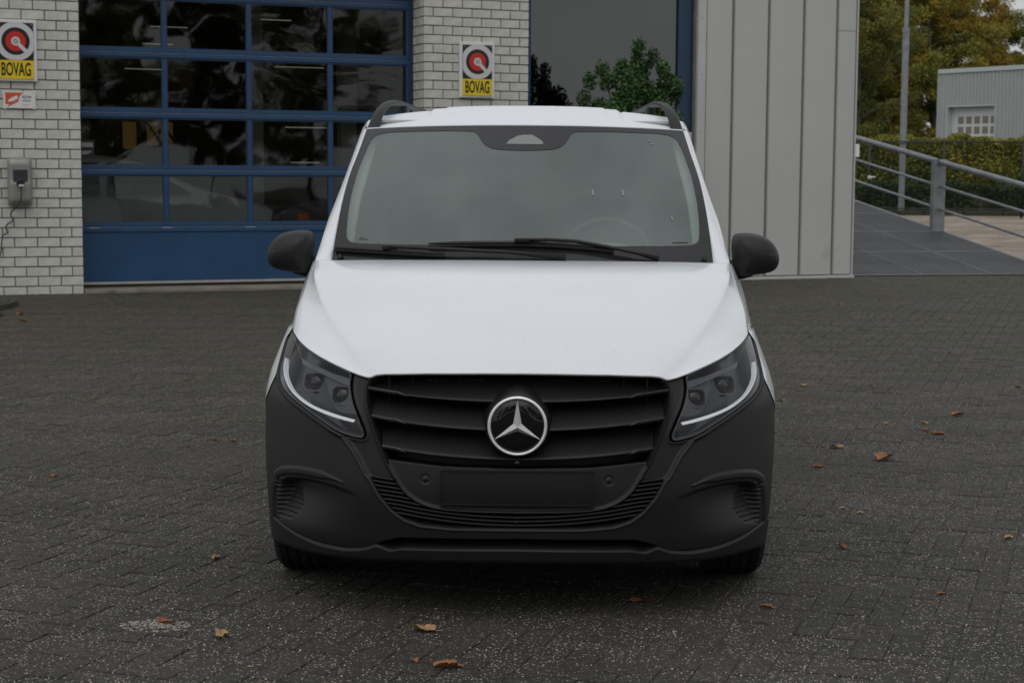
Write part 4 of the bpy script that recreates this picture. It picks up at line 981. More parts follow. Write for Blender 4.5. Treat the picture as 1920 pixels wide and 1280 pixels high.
for sg in (-1, 1):
    hl = ringfill(LAMPs, LC, [.985, .97, .8, .6, .4, .2], lambda k: .012 if k > .98 else (.05 if k > .9 else .062), -sg).obj('headlight', M['lampdark'], van, smooth=True, autos=40)
    ringfill(LAMPs, LC, [1.003, .994, .95, .8, .6, .4, .2], lambda k: .006 if k > .995 else .0, -sg).obj('lens_cover', M['lglass'], hl, smooth=True)
    # rim band of the lamp, dark grey
    P = resample(LAMPs, 140, True); V = []
    for k, o2 in ((1.0, .004), (.965, .006), (.93, .022)):
        X = LC[0]+(P[:, 0]-LC[0])*k; Z = LC[1]+(P[:, 1]-LC[1])*k; V += (onF(X, Z, np.full(140, o2))*[-sg, 1, 1]).tolist()
    Fc = [(i*140+j, i*140+(j+1) % 140, (i+1)*140+(j+1) % 140, (i+1)*140+j) for i in range(2) for j in range(140)]
    MB().add(V, Fc).obj('lamp_rim', M['lampgrey'], hl, smooth=True)
    # inner grey panel to the grille side and the upper trim blade
    IP = [(-.700, .838), (-.588, .812), (-.588, .775), (-.575, .735), (-.560, .700), (-.640, .705), (-.668, .74), (-.690, .79)]
    ringfill(chaikin(IP, 1, True), (-.63, .765), [1, .97, .8, .5, .2], lambda k: .05 if k > .98 else .040, -sg).obj('inner_panel', M['lampgrey'], hl, smooth=True, autos=40)
    TRb = [(-.803, .872), (-.7261, .8535), (-.6643, .8371), (-.587, .822), (-.587, .796), (-.6643, .818), (-.735, .8385), (-.795, .852)]
    ringfill(TRb, (-.69, .834), [1, .93, .5], lambda k: .030 if k > .98 else .022, -sg).obj('upper_trim', M['lampmid'], hl, smooth=True, autos=40)
    DR = chaikin(DRL, 2); tg = np.gradient(DR, axis=0); nn = np.stack([-tg[:, 1], tg[:, 0]], 1); nn /= np.linalg.norm(nn, axis=1)[:, None]
    V = []; L_ = np.linspace(0, 1, len(DR))
    for p, n2, l in zip(DR, nn, L_):
        w = .0005+.0044*smooth01((l-.20)/.6)
        for k, o2 in ((-1, .020), (-1, .003), (0, .007), (1, .012), (1, .024)): V.append((onF(np.array(p[0]+n2[0]*w*k), np.array(p[1]+n2[1]*w*k), o2)*[-sg, 1, 1]).tolist())
    ob('light_strip', mk('light_strip', V, grid_faces(len(DR), 5), M['drl'], smooth=True), hl)
    for (px, pz, w, h, dep) in ((-.7508, .8066, .046, .034, .052), (-.6251, .7685, .038, .034, .036)):
        n_ = Vector(Fn(np.array(px), np.array(pz)).tolist()); n_ = (n_*.45+Vector((0, -1, 0))*.55).normalized(); p0 = Vector(onF(np.array(px), np.array(pz), dep).tolist())
        xa = n_.cross(Vector((0, 0, 1))).normalized()*-1; za = xa.cross(n_)*-1
        za = n_.cross(xa); za = za if za.z > 0 else -za
        def fr_(a, b, c): v = p0+xa*a+za*b+n_*c; return (v.x*-sg, v.y, v.z)
        O = rrect(w, h, .022); I = rrect(w-.0045, h-.0045, .018); n3 = len(O)
        V = [fr_(a, b, -.01) for a, b in O]+[fr_(a, b, .008) for a, b in O]+[fr_(a, b, .008) for a, b in I]+[fr_(a, b, -.012) for a, b in I]
        Fc = [(i*n3+j, i*n3+(j+1) % n3, (i+1)*n3+(j+1) % n3, (i+1)*n3+j) for i in range(3) for j in range(n3)]
        MB().add(V, Fc).obj('projector_bezel', M['lampmid'], hl, autos=40)
        lens = MB(); Vl = []; Rl = min(w, h)*.86
        for i in range(7):
            ph_ = i/6*1.25
            for j in range(24): a = 2*math.pi*j/24; Vl.append(fr_(Rl*math.sin(ph_)/math.sin(1.25)*math.cos(a), Rl*math.sin(ph_)/math.sin(1.25)*math.sin(a), -.012+.020*(math.cos(ph_))))
        Fl_ = [(i*24+j, i*24+(j+1) % 24, (i+1)*24+(j+1) % 24, (i+1)*24+j) for i in range(6) for j in range(24)]
        lens.add(Vl, Fl_).obj('projector_lens', M['gloss'], hl, smooth=True)
        pb = MB(); pb.add([fr_(a, b, -.012) for a, b in I], [tuple(range(n3))]).obj('projector_back', M['lampdark'], hl)

# --- bonnet
nvv = [0, .15, .38, .63, .83, 1]
def Cc(v): return np.stack([herm(v, nvv, [.505, .594, .692, .762, .803, .816]), herm(v, nvv, [.13, .28, .50, .75, .95, 1.12]), herm(v, nvv, [.831, .918, 1.006, 1.078, 1.135, 1.171])], -1)
nve = [0, .3, .6, .83, 1]
def Ec(v): return np.stack([herm(v, nve, [.8344, .841, .836, .828, .824]), herm(v, nve, [.60, .75, .90, 1.02, 1.13]), herm(v, nve, [.9425, 1.008, 1.070, 1.130, 1.169])], -1)
def hood():
    ns, no, nv = 70, 34, 80; rows = []
    s1 = np.linspace(0, 1, ns); t1 = np.linspace(0, 1, no)[1:]
    fx = s1*.505; fz = np.interp(fx, -HE[:, 0], HE[:, 1])+.003; fz[-3:] = [.8325, .829, .8265]; f_in = np.stack([fx, F(fx, fz)-.004, fz], -1)
    gx = .505+(.8344-.505)*t1; gz_ = np.interp(gx, -HE[:, 0], HE[:, 1])+.003; f_out = np.stack([gx, F(gx, gz_)-.004, gz_], -1)
    for v in np.linspace(0, 1, nv)**1.2:
        C_ = Cc(v); E_ = Ec(v); zc = .8495+.3345*(1-(1-v)**1.95); uc = .070+.915*v
        x = s1*C_[0]; u = uc+(C_[1]-uc)*s1**2.4; z = zc-(zc-C_[2])*s1**2.8
        a = np.stack([x, u, z], -1); C0 = Cc(0.); E0 = Ec(0.); z00 = .8495
        a0 = np.stack([s1*C0[0], .070+(C0[1]-.070)*s1**2.4, z00-(z00-C0[2])*s1**2.8], -1)
        k = (1-v)**6; a = a+k*(f_in-a0)
        b = C_+(E_-C_)*t1[:, None]; b[:, 2] -= .006*np.sin(math.pi*t1)*math.sin(math.pi*v); b0 = C0+(E0-C0)*t1[:, None]
        k2 = (1-v)**2.2; b = b+k2*(f_out-b0)
        rows.append(np.vstack([a, b]))
    R = np.array(rows)
    # soften the crease a little
    w = np.zeros(R.shape[1]); w[ns-5:ns+4] = .5
    for _ in range(2):
        Q = R.copy(); Q[:, 1:-1] = (R[:, :-2]+R[:, 2:])/2; Q[:3] = R[:3]; R = R*(1-w[None, :, None])+Q*w[None, :, None]
    lip = R[:1].copy(); lip[..., 1] += .03; lip[..., 2] -= .010; lip0 = R[:1].copy(); lip0[..., 2] -= .004; lip0[..., 1] += .004
    back = R[-1:].copy(); back[..., 2] -= .022; back[..., 1] += .004
    R = np.concatenate([lip, lip0, R, back], 0)
    side = R[:, -1:].copy(); side[..., 2] -= .02; side[..., 0] -= .004; R = np.concatenate([R, side], 1)
    L = R[:, ::-1].copy(); L[..., 0] *= -1
    return np.concatenate([L[:, :-1], R], 1)
H = hood(); V = H.reshape(-1, 3); Fc = grid_faces(H.shape[0], H.shape[1])
ob('bonnet', mk('bonnet', V, Fc[:, ::-1], M['white'], smooth=True), van)

# --- body shell: wings, sides, rear
EC = Ec(np.linspace(0, 1, 30))[:, [1, 0, 2]]+np.array([0, .0015, 0])
TSX = ([.22, .45, .69, .80, .92, 1.05, 1.166], [.945, .955, .955, .95, .935, .905, .865])     # door line half width by height
sx0z = [.67, .6936, .72, .75, .79, .85, .91, .945]; sx0x = [.938, .930, .915, .902, .881, .872, .862, .838]
body = MB()
nzr = 46
rows = []
for z in np.r_[np.linspace(.672, .945, 26), np.linspace(.955, 1.166, 18)]:
    xe = float(herm(z, *TSX)); r_ = []
    if z <= .946:
        x0 = float(np.interp(z, sx0z, sx0x)); w = float(Wf(z))-.0005
        tt = np.linspace(0, 1, 26); X = x0+(w-x0)*(1-(1-tt)**2); Y = F(X, z); X2 = X+.003
        for x, y in zip(X2, Y-.002): r_.append((x, y, z))
        y0, xx = Y[-1]-.002, X2[-1]
    else:
        x0 = float(np.interp(z, EC[:, 2], EC[:, 1])); y0_ = float(np.interp(z, EC[:, 2], EC[:, 0]))
        w = float(Wf(z))
        xend = x0+.004
        for tt in np.linspace(0, 1, 26): r_.append((x0+.006*math.sin(tt*math.pi/2), y0_-.004+.034*tt, z-.012*(1-tt)**3*0))
        y0, xx = y0_+.03, x0+.006
    for tt in np.linspace(0, 1, 16)[1:]:
        y = y0+(1.42-y0)*tt; r_.append((xx+(xe-xx)*smooth01(tt), y, z))
    rows.append(r_)
Rw = np.array(rows)
for sg in (-1, 1):
    V = (Rw*[sg, 1, 1]).reshape(-1, 3); body.add(V.tolist(), grid_faces(*Rw.shape[:2]).tolist())
    # lower side between and behind the wheel arches, door skins
    ys = np.linspace(.62, 5.02, 150); zs = np.linspace(.24, .70, 20); G = []
    for z in zs:
        for y in ys: G.append((sg*(float(herm(z, *TSX))-.003-.010*smooth01((.9-y)/.3)-.03*smooth01((y-4.7)/.3)), y, z))
    Fg = grid_faces(20, 150); G = np.array(G); cc = G[Fg].mean(1)
    kp = ~((((cc[:, 1]-.86)**2+(cc[:, 2]-.335)**2) < .385**2) | (((cc[:, 1]-4.06)**2+(cc[:, 2]-.335)**2) < .385**2))
    body.add(G.tolist(), Fg[kp].tolist())
    zs = np.linspace(.695, 1.166, 20); ys = np.linspace(1.415, 5.02, 60); G = [(sg*(float(herm(z, *TSX))-.03*smooth01((y-4.7)/.3)), y, z) for z in zs for y in ys]
    body.add(G, grid_faces(20, 60).tolist())
    # upper side: pillar line at the front, opening for the front door window
    zl = np.linspace(1.166, 1.715, 14); G = []
    yk = [0, .03, .10, .3, .55, .9, 1.0, 1.1]
    cols = 10
    def fl(z):   # silhouette line of the screen pillar: y and x by height
        return float(np.interp(z, [1.166, 1.33, 1.507, 1.66, 1.72], [1.13, 1.40, 1.65, 1.86, 1.96])), float(np.interp(z, [1.166, 1.33, 1.507, 1.66, 1.72], [.824, .802, .760, .728, .716]))
    for z in zl:
        y0, x0 = fl(z); xe = float(np.interp(z, [1.166, 1.3, 1.5, 1.66, 1.72], [.865, .845, .795, .750, .731]))
        for y in [y0, y0+.09]+np.linspace(max(y0+.10, 1.5), 2.15, 6).tolist()+[2.25, 3.0, 4.0, 5.02]:
            k = smooth01((y-y0)/.45); G.append((sg*(x0+(xe-x0)*float(k)), y, z))
    Fg = grid_faces(14, 12); keepf = []
    for f in Fg:
        i, j = divmod(int(f[0]), 12)
        if 1 <= i <= 10 and 1 <= j <= 6: continue
        keepf.append(f.tolist())
    body.add(G, keepf)
    Vw = [(p[0]-sg*.006, p[1], p[2]) for p in G]
    wf = [f.tolist() for f in Fg if 1 <= divmod(int(f[0]), 12)[0] <= 10 and 1 <= divmod(int(f[0]), 12)[1] <= 6]
    MB().add(Vw, wf).obj('side_window', M['wglass'], van, smooth=True, fix=False)
# rear panel
b_ = [(x, 5.02, z) for z in (.24, .7, 1.166, 1.72) for x in (-1, 1)]
wz = {.24: .915, .7: .925, 1.166: .835, 1.72: .70}
body.add([(x*wz[z], 5.02, z) for z in (.24, .7, 1.166, 1.72) for x in (-1, 1)], [(0, 1, 3, 2), (2, 3, 5, 4), (4, 5, 7, 6)])
body.obj('body_shell', M['white'], van, smooth=True, autos=40, fix=False)
for sg in (-1, 1):       # black arch lips
    P = [(sg*.936, .86+.382*math.cos(a), .335+.382*math.sin(a)) for a in np.linspace(-.3, 2.0, 30)]
    MB().tube(P, .010, 6, upv=(1, 0, 0)).obj('arch_lip', M['plastic'], van, smooth=True)
    P = [(sg*.950, 4.06+.387*math.cos(a), .335+.387*math.sin(a)) for a in np.linspace(-.2, math.pi+.2, 30)]
    MB().tube(P, .012, 6, upv=(1, 0, 0)).obj('arch_lip', M['plastic'], van, smooth=True)
MB().box(-.90, .90, .62, 4.95, .20, .26, .01).obj('underbody', M['black'], van)
MB().box(-.52, .52, .22, .62, .215, .25, .01).obj('engine_cover', M['black'], van)
MB().box(-.60, .60, .32, .62, .24, .74).obj('engine_bay', M['black'], van)
for sg in (-1, 1): MB().box(sg*.66-.03, sg*.66+.03, .5, 1.25, .22, .72).obj('wheel_house', M['black'], van)

# --- windshield
def G_(a, b):
    a = np.asarray(a, float); b = np.asarray(b, float)
    xe = herm(b, [-.05, 0, .3, .56, .82, 1], [.757, .757, .750, .735, .705, .687])
    zc = 1.165+(1.7205-1.165)*b; zs2 = 1.165+(1.705-1.165)*b; yc = .975+(1.725-.975)*b; ys2 = 1.145+(1.84-1.145)*b
    aa = np.abs(a)**2.3
    bow = .022*np.sin(math.pi*np.clip(b, 0, 1))
    return np.stack([a*xe, yc+(ys2-yc)*aa-bow*.6, zc+(zs2-zc)*aa+bow*.7], -1)
na, nb = 61, 41
A, B = np.meshgrid(np.linspace(-1, 1, na), np.linspace(-.04, 1, nb), indexing='ij')
ws = ob('windshield', mk('windshield', G_(A, B).reshape(-1, 3), grid_faces(na, nb), M['wglass'], smooth=True), van)
def Gn(a, b):
    e = 1e-3; p = G_(a, b); u = G_(a+e, b)-p; v = G_(a, np.asarray(b)+e)-p
    n = np.cross(u, v); n /= np.linalg.norm(n, axis=-1)[..., None]; n *= np.where(n[..., 1:2] > 0, -1, 1); return n
IN = [(0, .1189), (-.2189, .1169), (-.6132, .1179), (-.8694, .1193), (-.9152, .1286), (-.9398, .156), (-.9498, .2305), (-.9575, .3785), (-.9600, .5365), (-.9610, .7069), (-.9560, .843), (-.9480, .899), (-.9302, .9380), (-.8729, .9605), (-.7091, .9612), (-.3239, .9552), (-.2961, .9411), (-.2733, .9042), (-.2498, .8543), (-.2184, .8186), (-.166, .7965), (0, .7886)]
INs = np.vstack([IN[:1], chaikin(IN, 2)[1:-1], IN[-1:]]); INF = resample(np.vstack([INs, (INs[::-1]*[-1, 1])[1:-1]]), 260, True)
OUT = []
for p in INF:      # nearest ray to the outer border
    OUT.append(p)
cA, cB = 0.0, .5
Om = []
for (a, b) in INF:
    da, db = a*1.0, (b-.5)
    if abs(a) < .30 and b > .7: da, db = a*.9, .5
    k = min((1/abs(da)) if abs(da) > 1e-6 else 99, ((.5 if db > 0 else .54)/abs(db)) if abs(db) > 1e-6 else 99)
    Om.append((da*k, .5+db*k))
Om = np.array(Om)
# corners of the border snap to the glass corners
for ca_, cb_ in ((-1, 1), (1, 1), (-1, -.04), (1, -.04)):
    i = np.argmin(np.hypot(Om[:, 0]-ca_, Om[:, 1]-cb_)); Om[i] = (ca_, cb_)
V = []
for k in np.linspace(0, 1, 9):
    AB = INF*(1-k)+Om*k; P = G_(AB[:, 0], AB[:, 1])+Gn(AB[:, 0], AB[:, 1])*.0015; V.append(P)
n = len(INF); V = np.concatenate(V); Fc = [(i*n+j, i*n+(j+1) % n, (i+1)*n+(j+1) % n, (i+1)*n+j) for i in range(8) for j in range(n)]
ob('glass_border', mk('glass_border', V, Fc, M['frit'], smooth=True), ws)
# camera window in the border is bright plastic behind glass
CW = np.array([(-.0438, .8413), (-.0253, .8728), (.0226, .9095), (.0649, .919), (.1138, .9195), (.1522, .8882), (.1805, .8571), (.178, .8392)])
CWp = G_(CW[:, 0]-.065, CW[:, 1])+Gn(CW[:, 0], CW[:, 1])*.0028
ob('sensor_window', mk('sensor_window', CWp, [tuple(range(len(CW)))], mat('sensor_window_grey', (.20, .215, .21), .25, spec=.6)), ws)
cbk = G_(np.array([-.22, .22, .22, -.22]), np.array([.82, .82, .96, .96])); cbk = cbk-Gn(np.array([-.22, .22, .22, -.22]), np.array([.82, .82, .96, .96]))*.012
cb2 = cbk.copy(); cb2[:, 1] += .12; cb2[:, 2] -= .03
MB().add(cbk.tolist()+cb2.tolist(), [(0, 1, 2, 3), (4, 5, 6, 7), (0, 1, 5, 4), (1, 2, 6, 5), (2, 3, 7, 6), (3, 0, 4, 7)]).obj('sensor_housing', M['interior'], ws)
# rear view mirror foot, stickers and chips in the glass
def spot(a, b, da, db, name, m, off=.0028):
    A_ = np.array([a-da, a+da, a+da, a-da]); B_ = np.array([b-db, b-db, b+db, b+db]); P = G_(A_, B_)+Gn(A_, B_)*off
    return ob(name, mk(name, P, [(0, 1, 2, 3)], m), ws)
M['print'] = mat('glass_print', (.10, .11, .11), .5)
spot(-.845, .150, .026, .0022, 'glass_mark', M['print']); spot(-.855, .159, .012, .0035, 'glass_mark', M['print']); spot(.834, .1407, .042, .003, 'glass_mark', M['print'])
M['smear'] = mat('bird_lime', (.26, .29, .275), .5)
def splat(pts, name='smear'):
    A_ = np.array([p[0] for p in pts]); B_ = np.array([p[1] for p in pts]); P = G_(A_, B_)+Gn(A_, B_)*.0028
    ob(name, mk(name, P, [tuple(range(len(pts)))], M['smear']), ws)
for a0_, b0_ in ((.3815, .4712), (.547, .4739)): splat([(a0_-.003, b0_-.022), (a0_+.006, b0_-.020), (a0_+.004, b0_+.012), (a0_, b0_+.026), (a0_-.003, b0_+.010)])
splat([(.752, .897), (.765, .893), (.770, .884), (.757, .888)]); splat([(.768, .873), (.782, .866), (.788, .860), (.776, .864)])
splat([(.80, .285), (.806, .29), (.802, .315), (.798, .31)])

# --- wipers
def Gp(a, b, off): return Vector((G_(a, b)+Gn(a, b)*off).tolist())
def wiper(blade, arm):
    w = ob('wiper', MB().tube([Gp(*p, .012) for p in blade], .0085, 6, flat=.8).mesh('wiper_blade', M['rubber'], fix=True), van)
    sp_ = [Gp(p[0], p[1]+.010, .018) for p in blade]; mid = sp_[len(sp_)//2]
    MB().tube(sp_, [.004]+[.010]*(len(sp_)-2)+[.005], 6, flat=.8).obj('blade_spoiler', M['plastic2'], w)
    P = [Gp(*p, .034-.012*i/(len(arm)-1)) for i, p in enumerate(arm)]
    MB().tube(P, [.009]+[.010]*(len(arm)-2)+[.019], 8, flat=.7).obj('wiper_arm', M['plastic2'], w, smooth=True)
    c = P[0]; MB().box(c.x-.030, c.x+.030, c.y-.008, c.y+.008, c.z-.012, c.z+.006, .004).obj('arm_clip', M['plastic2'], w)
lin = lambda p, q_, n=9: [(p[0]+(q_[0]-p[0])*i/(n-1), p[1]+(q_[1]-p[1])*i/(n-1)) for i in range(n)]
wiper(lin((-.987, .062), (-.40, .036)), [(-.68, .066), (-.50, .064), (-.327, .060), (-.05, .050), (.2242, .022)])
wiper([(-.4836, .098), (-.35, .102), (-.2, .106), (.017, .108), (.2, .100), (.35, .088), (.4741, .072)], [(.0, .118), (.14, .122), (.2753, .116), (.45, .082), (.60, .046), (.70, .018)])
for sg in (-1, 1):
    p = Gp(.955*sg, .02, .004); MB().lathe([(.012, 0), (.009, .014), (0, .018)], 12, p).obj('washer_cap', M['plastic2'], van, smooth=True)
# cowl below the glass
MB().box(-.60, .60, .98, 1.05, 1.06, 1.125).obj('cowl', M['black'], van)

# --- windscreen pillars
def pil():
    zz = np.linspace(0, 1, 24); In = G_(np.full(24, -1.0), zz); O = []
    for z in In[:, 2]:
        O.append((-float(np.interp(z, [1.166, 1.33, 1.507, 1.66, 1.72], [.824, .802, .760, .728, .716])), float(np.interp(z, [1.166, 1.33, 1.507, 1.66, 1.72], [1.13, 1.40, 1.65, 1.86, 1.96])), z))
    O = np.array(O); mid = In*.45+O*.55; mid[:, 1] -= .020; mid[:, 0] -= .004
    m0 = In*.93+O*.07; m0[:, 1] -= .012; m0[:, 2] += .003; i2 = In.copy(); i2[:, 1] += .006
    C_ = np.stack([i2, m0, In*.75+O*.25+np.array([0, -.019, .003]), mid, In*.2+O*.8+np.array([-.003, -.012, 0]), O], 1); return C_
PL = pil()
for sg in (-1, 1):
    V = (PL*[-sg, 1, 1]).reshape(-1, 3); ob('screen_pillar', mk('screen_pillar', V, grid_faces(*PL.shape[:2])[:, ::(1 if sg < 0 else -1)], M['white'], smooth=True), van)

# --- roof
def roofz(x, y):
    hc = herm(y, [1.72, 1.80, 1.92, 2.1, 2.4, 3.3, 5.1], [1.7215, 1.752, 1.786, 1.806, 1.819, 1.826, 1.800])
    drop = .031*(np.abs(x)/.60)**2.6+.5*np.clip(np.abs(x)-.67, 0, 1)**1.3
    return hc-drop
nxr, nyr = 281, 130
A = np.linspace(-1, 1, nxr); front = G_(A, np.ones(nxr)); V = []
for k in np.linspace(0, 1, nyr)**1.6:
    yb = 5.02; y = front[:, 1]+(yb-front[:, 1])*k; x = A*(.687+.027*smooth01(np.array(k*14)))
    dz = roofz(x, y)-roofz(x, np.full(nxr, 2.4))*0
    z0f = front[:, 2]+.006; zr_ = roofz(x, y); w_ = smooth01((y-front[:, 1])/.35)
    z = z0f*(1-w_)+np.maximum(zr_, z0f-.2)*w_
    if k == 0: z = z0f-.004
    # raised centre panel with a channel on each side and cross swage
    pan = smooth01((y-1.98)/.03)
    z = z+pan*(.007*smooth01((.425-np.abs(x))/.012)-.006*np.exp(-((np.abs(x)-.437)/.008)**2)+.004*smooth01((.36-np.abs(x))/.008))
    V.append(np.stack([x, y, z], -1))
V = np.array(V); lipf = V[:1].copy(); lipf[..., 2] -= .008; lipf[..., 1] += .004; V = np.concatenate([lipf, V])
ob('roof', mk('roof', V.reshape(-1, 3), grid_faces(nyr+1, nxr), M['white_roof'], smooth=True), van)
for sg in (-1, 1):       # side gutter closing strip
    G = [(sg*x, y, z) for (x, z) in ((.700, 1.722), (.716, 1.700), (.718, 1.690)) for y in np.linspace(1.90, 5.02, 30)]
    G2 = []
    for idx, (x, k) in enumerate(((.712, 1.0), (.722, .6), (.728, .3), (.730, 0.0))):
        for y in np.linspace(1.90, 5.02, 40):
            zt_ = float(np.interp(y, [1.86, 1.95, 2.05, 2.2, 2.4], [1.712, 1.728, 1.744, 1.752, float(roofz(np.array(.714), np.array(2.4)))])) if y < 2.4 else float(roofz(np.array(.714), np.array(y)))
            G2.append((sg*(x-.020*smooth01((2.02-y)/.12)), y, 1.70+(zt_-1.70)*k))
    ob('roof_edge', mk('roof_edge', G2, grid_faces(4, 40), M['white'], smooth=True), van)
# --- roof rails
for sg in (-1, 1):
    P = [(.664, 1.868, 1.698), (.660, 1.90, 1.728), (.652, 1.95, 1.764), (.640, 2.02, 1.798), (.628, 2.11, 1.822), (.616, 2.22, 1.834), (.610, 2.40, 1.842), (.606, 2.8, 1.850), (.604, 3.5, 1.852), (.606, 4.2, 1.868), (.612, 4.6, 1.855), (.622, 4.80, 1.82), (.63, 4.92, 1.775)]
    P = chaikin(P, 2); n = len(P)
    R = np.interp(np.linspace(0, 1, n), [0, .12, .3, .9, 1], [.030, .026, .021, .021, .028])
    rl_ = MB().tube([(sg*p[0], p[1], p[2]) for p in P], R.tolist(), 14, flat=.62).obj('roof_rail', M['plastic'], van, smooth=True)
    MB().box(sg*.664-.035, sg*.664+.035, 1.853, 1.90, 1.694, 1.708, .006).obj('rail_foot', M['plastic2'], rl_)
    MB().box(sg*.606-.020, sg*.606+.020, 2.75, 2.95, 1.79, 1.845, .01).obj('rail_foot', M['plastic'], rl_)

# --- door mirrors
MO = [(-.851, 1.275), (-.878, 1.284), (-.922, 1.284), (-.968, 1.276), (-1.006, 1.254), (-1.030, 1.222), (-1.041, 1.185), (-1.034, 1.146), (-1.008, 1.126), (-.955, 1.116), (-.893, 1.110), (-.868, 1.112), (-.852, 1.160), (-.848, 1.22)]
MOs = resample(chaikin(MO, 2, True), 64, True); mc = MOs.mean(0)
for sg in (-1, 1):
    V = []; n = 64
    for (k, dy) in ((.90, .10), (.97, .095), (1.0, .075), (1.0, .04), (.975, .012), (.91, -.016), (.78, -.040), (.55, -.056), (.28, -.063)):
        for p in MOs:
            kx = mc+(p-mc)*k; V.append((-sg*kx[0], 1.245+dy+.05*(abs(kx[0])-.85), kx[1]+(.012*(1-k) if p[1] < mc[1] else 0)))
    V.append((-sg*mc[0], 1.245-.065+.05*(abs(mc[0])-.85), mc[1]))
    Fc = [(i*n+j, i*n+(j+1) % n, (i+1)*n+(j+1) % n, (i+1)*n+j) for i in range(8) for j in range(n)]+[(8*n+j, 8*n+(j+1) % n, 9*n) for j in range(n)]
    mr = MB().add(V, Fc).obj('mirror', M['plastic'], van, smooth=True)
    MB().add([(-sg*(mc+(p-mc)*.9)[0], 1.347, (mc+(p-mc)*.9)[1]) for p in MOs], [tuple(range(64))]).obj('mirror_glass', M['chrome'], mr)
    MB().tube([(sg*.80, 1.33, 1.10), (sg*.86, 1.31, 1.112), (sg*.93, 1.30, 1.128)], [.036, .032, .030], 12, flat=.7).obj('mirror_arm', M['plastic2'], mr, smooth=True)
    MB().tube([(sg*.86, 1.262, 1.123), (sg*.95, 1.245, 1.127), (sg*1.01, 1.262, 1.140)], .0035, 5).obj('mirror_seam', M['black'], mr)

# --- wheels
def wheel(x, y):
    pr = [(.20, -.105), (.27, -.112), (.318, -.108), (.334, -.088)]
    for g in (-.055, -.018, .020, .057): pr += [(.335, g-.006), (.328, g-.004), (.328, g+.004), (.335, g+.006)]
    pr += [(.334, .088), (.318, .108), (.27, .112), (.20, .105)]
    sg = 1 if x > 0 else -1
    w = MB().lathe([(r, h*sg) for r, h in pr], 72, (x, y, .335), 'x').obj('wheel', M['rubber'], van, smooth=True, autos=30)
    MB().lathe([(0, .06*sg), (.06, .065*sg), (.16, .085*sg), (.2, .10*sg), (.208, .104*sg)], 48, (x, y, .335), 'x').obj('rim', M['alu'], w, smooth=True)
    tb_ = MB()
    for k in range(60):
        a = 2*math.pi*k/60
        for g in (-.078, .078):
            c = (x+g*1.0, y+.3352*math.cos(a), .335+.3352*math.sin(a))
            tb_.add([(c[0]-.014, c[1]-.004*math.sin(a), c[2]+.004*math.cos(a)), (c[0]+.014, c[1]-.004*math.sin(a)+.002, c[2]+.004*math.cos(a)), (c[0]+.014, c[1]+.001*math.sin(a), c[2]-.002*math.cos(a)), (c[0]-.014, c[1]+.001*math.sin(a), c[2]-.002*math.cos(a))], [(0, 1, 2, 3)])
    tb_.obj('tread_sipes', M['black'], w)
for x in (-.805, .805):
    for y in (.86, 4.06): wheel(x, y)

# --- cabin
ds = []
for x in np.linspace(-.74, .74, 41):
    hump = .075*math.exp(-((x-.36)/.20)**2)
    for (y, z) in ((1.05, 1.11), (1.25, 1.13), (1.45, 1.15+hump*.4), (1.60, 1.155+hump), (1.68, 1.14+hump), (1.72, 1.05), (1.74, .8)): ds.append((x, y+.06*(abs(x)/.74)**2, z))
ob('dashboard', mk('dashboard', ds, grid_faces(41, 7), M['dash'], smooth=True), van)
stw = ob('steering_wheel', None, van)
P = [(.36+.19*math.cos(a), 1.86-.06*math.sin(a), 1.155+.165*math.sin(a)) for a in np.linspace(0, 2*math.pi, 41)]
bpy.data.objects.remove(stw)
stw = MB().tube(P, .013, 8, caps=False, upv=(0, 1, .4)).obj('steering_wheel', M['seat'], van, smooth=True)
MB().box(.29, .43, 1.82, 1.87, 1.10, 1.20, .02).obj('wheel_hub', M['dash'], stw)
MB().tube([(.19, 1.86, 1.155), (.53, 1.86, 1.155)], .014, 6).obj('wheel_spoke', M['dash'], stw)
for i, x in enumerate((.40, -.16, -.50)):
    sx = .25 if i == 0 else .17
    st = MB().box(x-sx, x+sx, 2.0, 2.5, .72, .92, .05).obj('seat', M['seat'], van, smooth=True, autos=50)
    MB().box(x-sx*.95, x+sx*.95, 2.42, 2.56, .88, 1.40, .06).obj('seat_back', M['seat'], st, smooth=True, autos=50)
    MB().box(x-.12, x+.12, 2.45, 2.54, 1.44, 1.62, .04).obj('head_restraint', M['seat'], st, smooth=True, autos=50)
MB().box(-.80, .80, 2.70, 2.72, .26, 1.72).obj('partition', M['headliner'], van)
MB().box(-.66, .66, 1.95, 2.70, 1.735, 1.75, .005).obj('headliner', M['headliner'], van)
MB().box(-.86, .86, 1.3, 2.7, .27, .30).obj('cab_floor', M['black'], van)
MB().box(-.10, .10, 1.90, 1.93, 1.60, 1.66, .01).obj('inner_mirror', M['plastic2'], van)
MB().tube([(0, 1.91, 1.66), (0, 1.88, 1.73)], .008, 6).obj('inner_mirror_stem', M['plastic2'], van)
for sg in (-1, 1): MB().tube([(sg*.735, 1.30, 1.16), (sg*.715, 1.55, 1.40), (sg*.665, 1.85, 1.66)], [.035, .030, .026], 8, flat=.5).obj('pillar_trim', M['headliner'], van, smooth=True)
for sg in (-1, 1): MB().tube([(sg*.74, 1.35, 1.12), (sg*.74, 2.65, 1.12)], .05, 8).obj('door_trim', M['dash'], van, smooth=True)
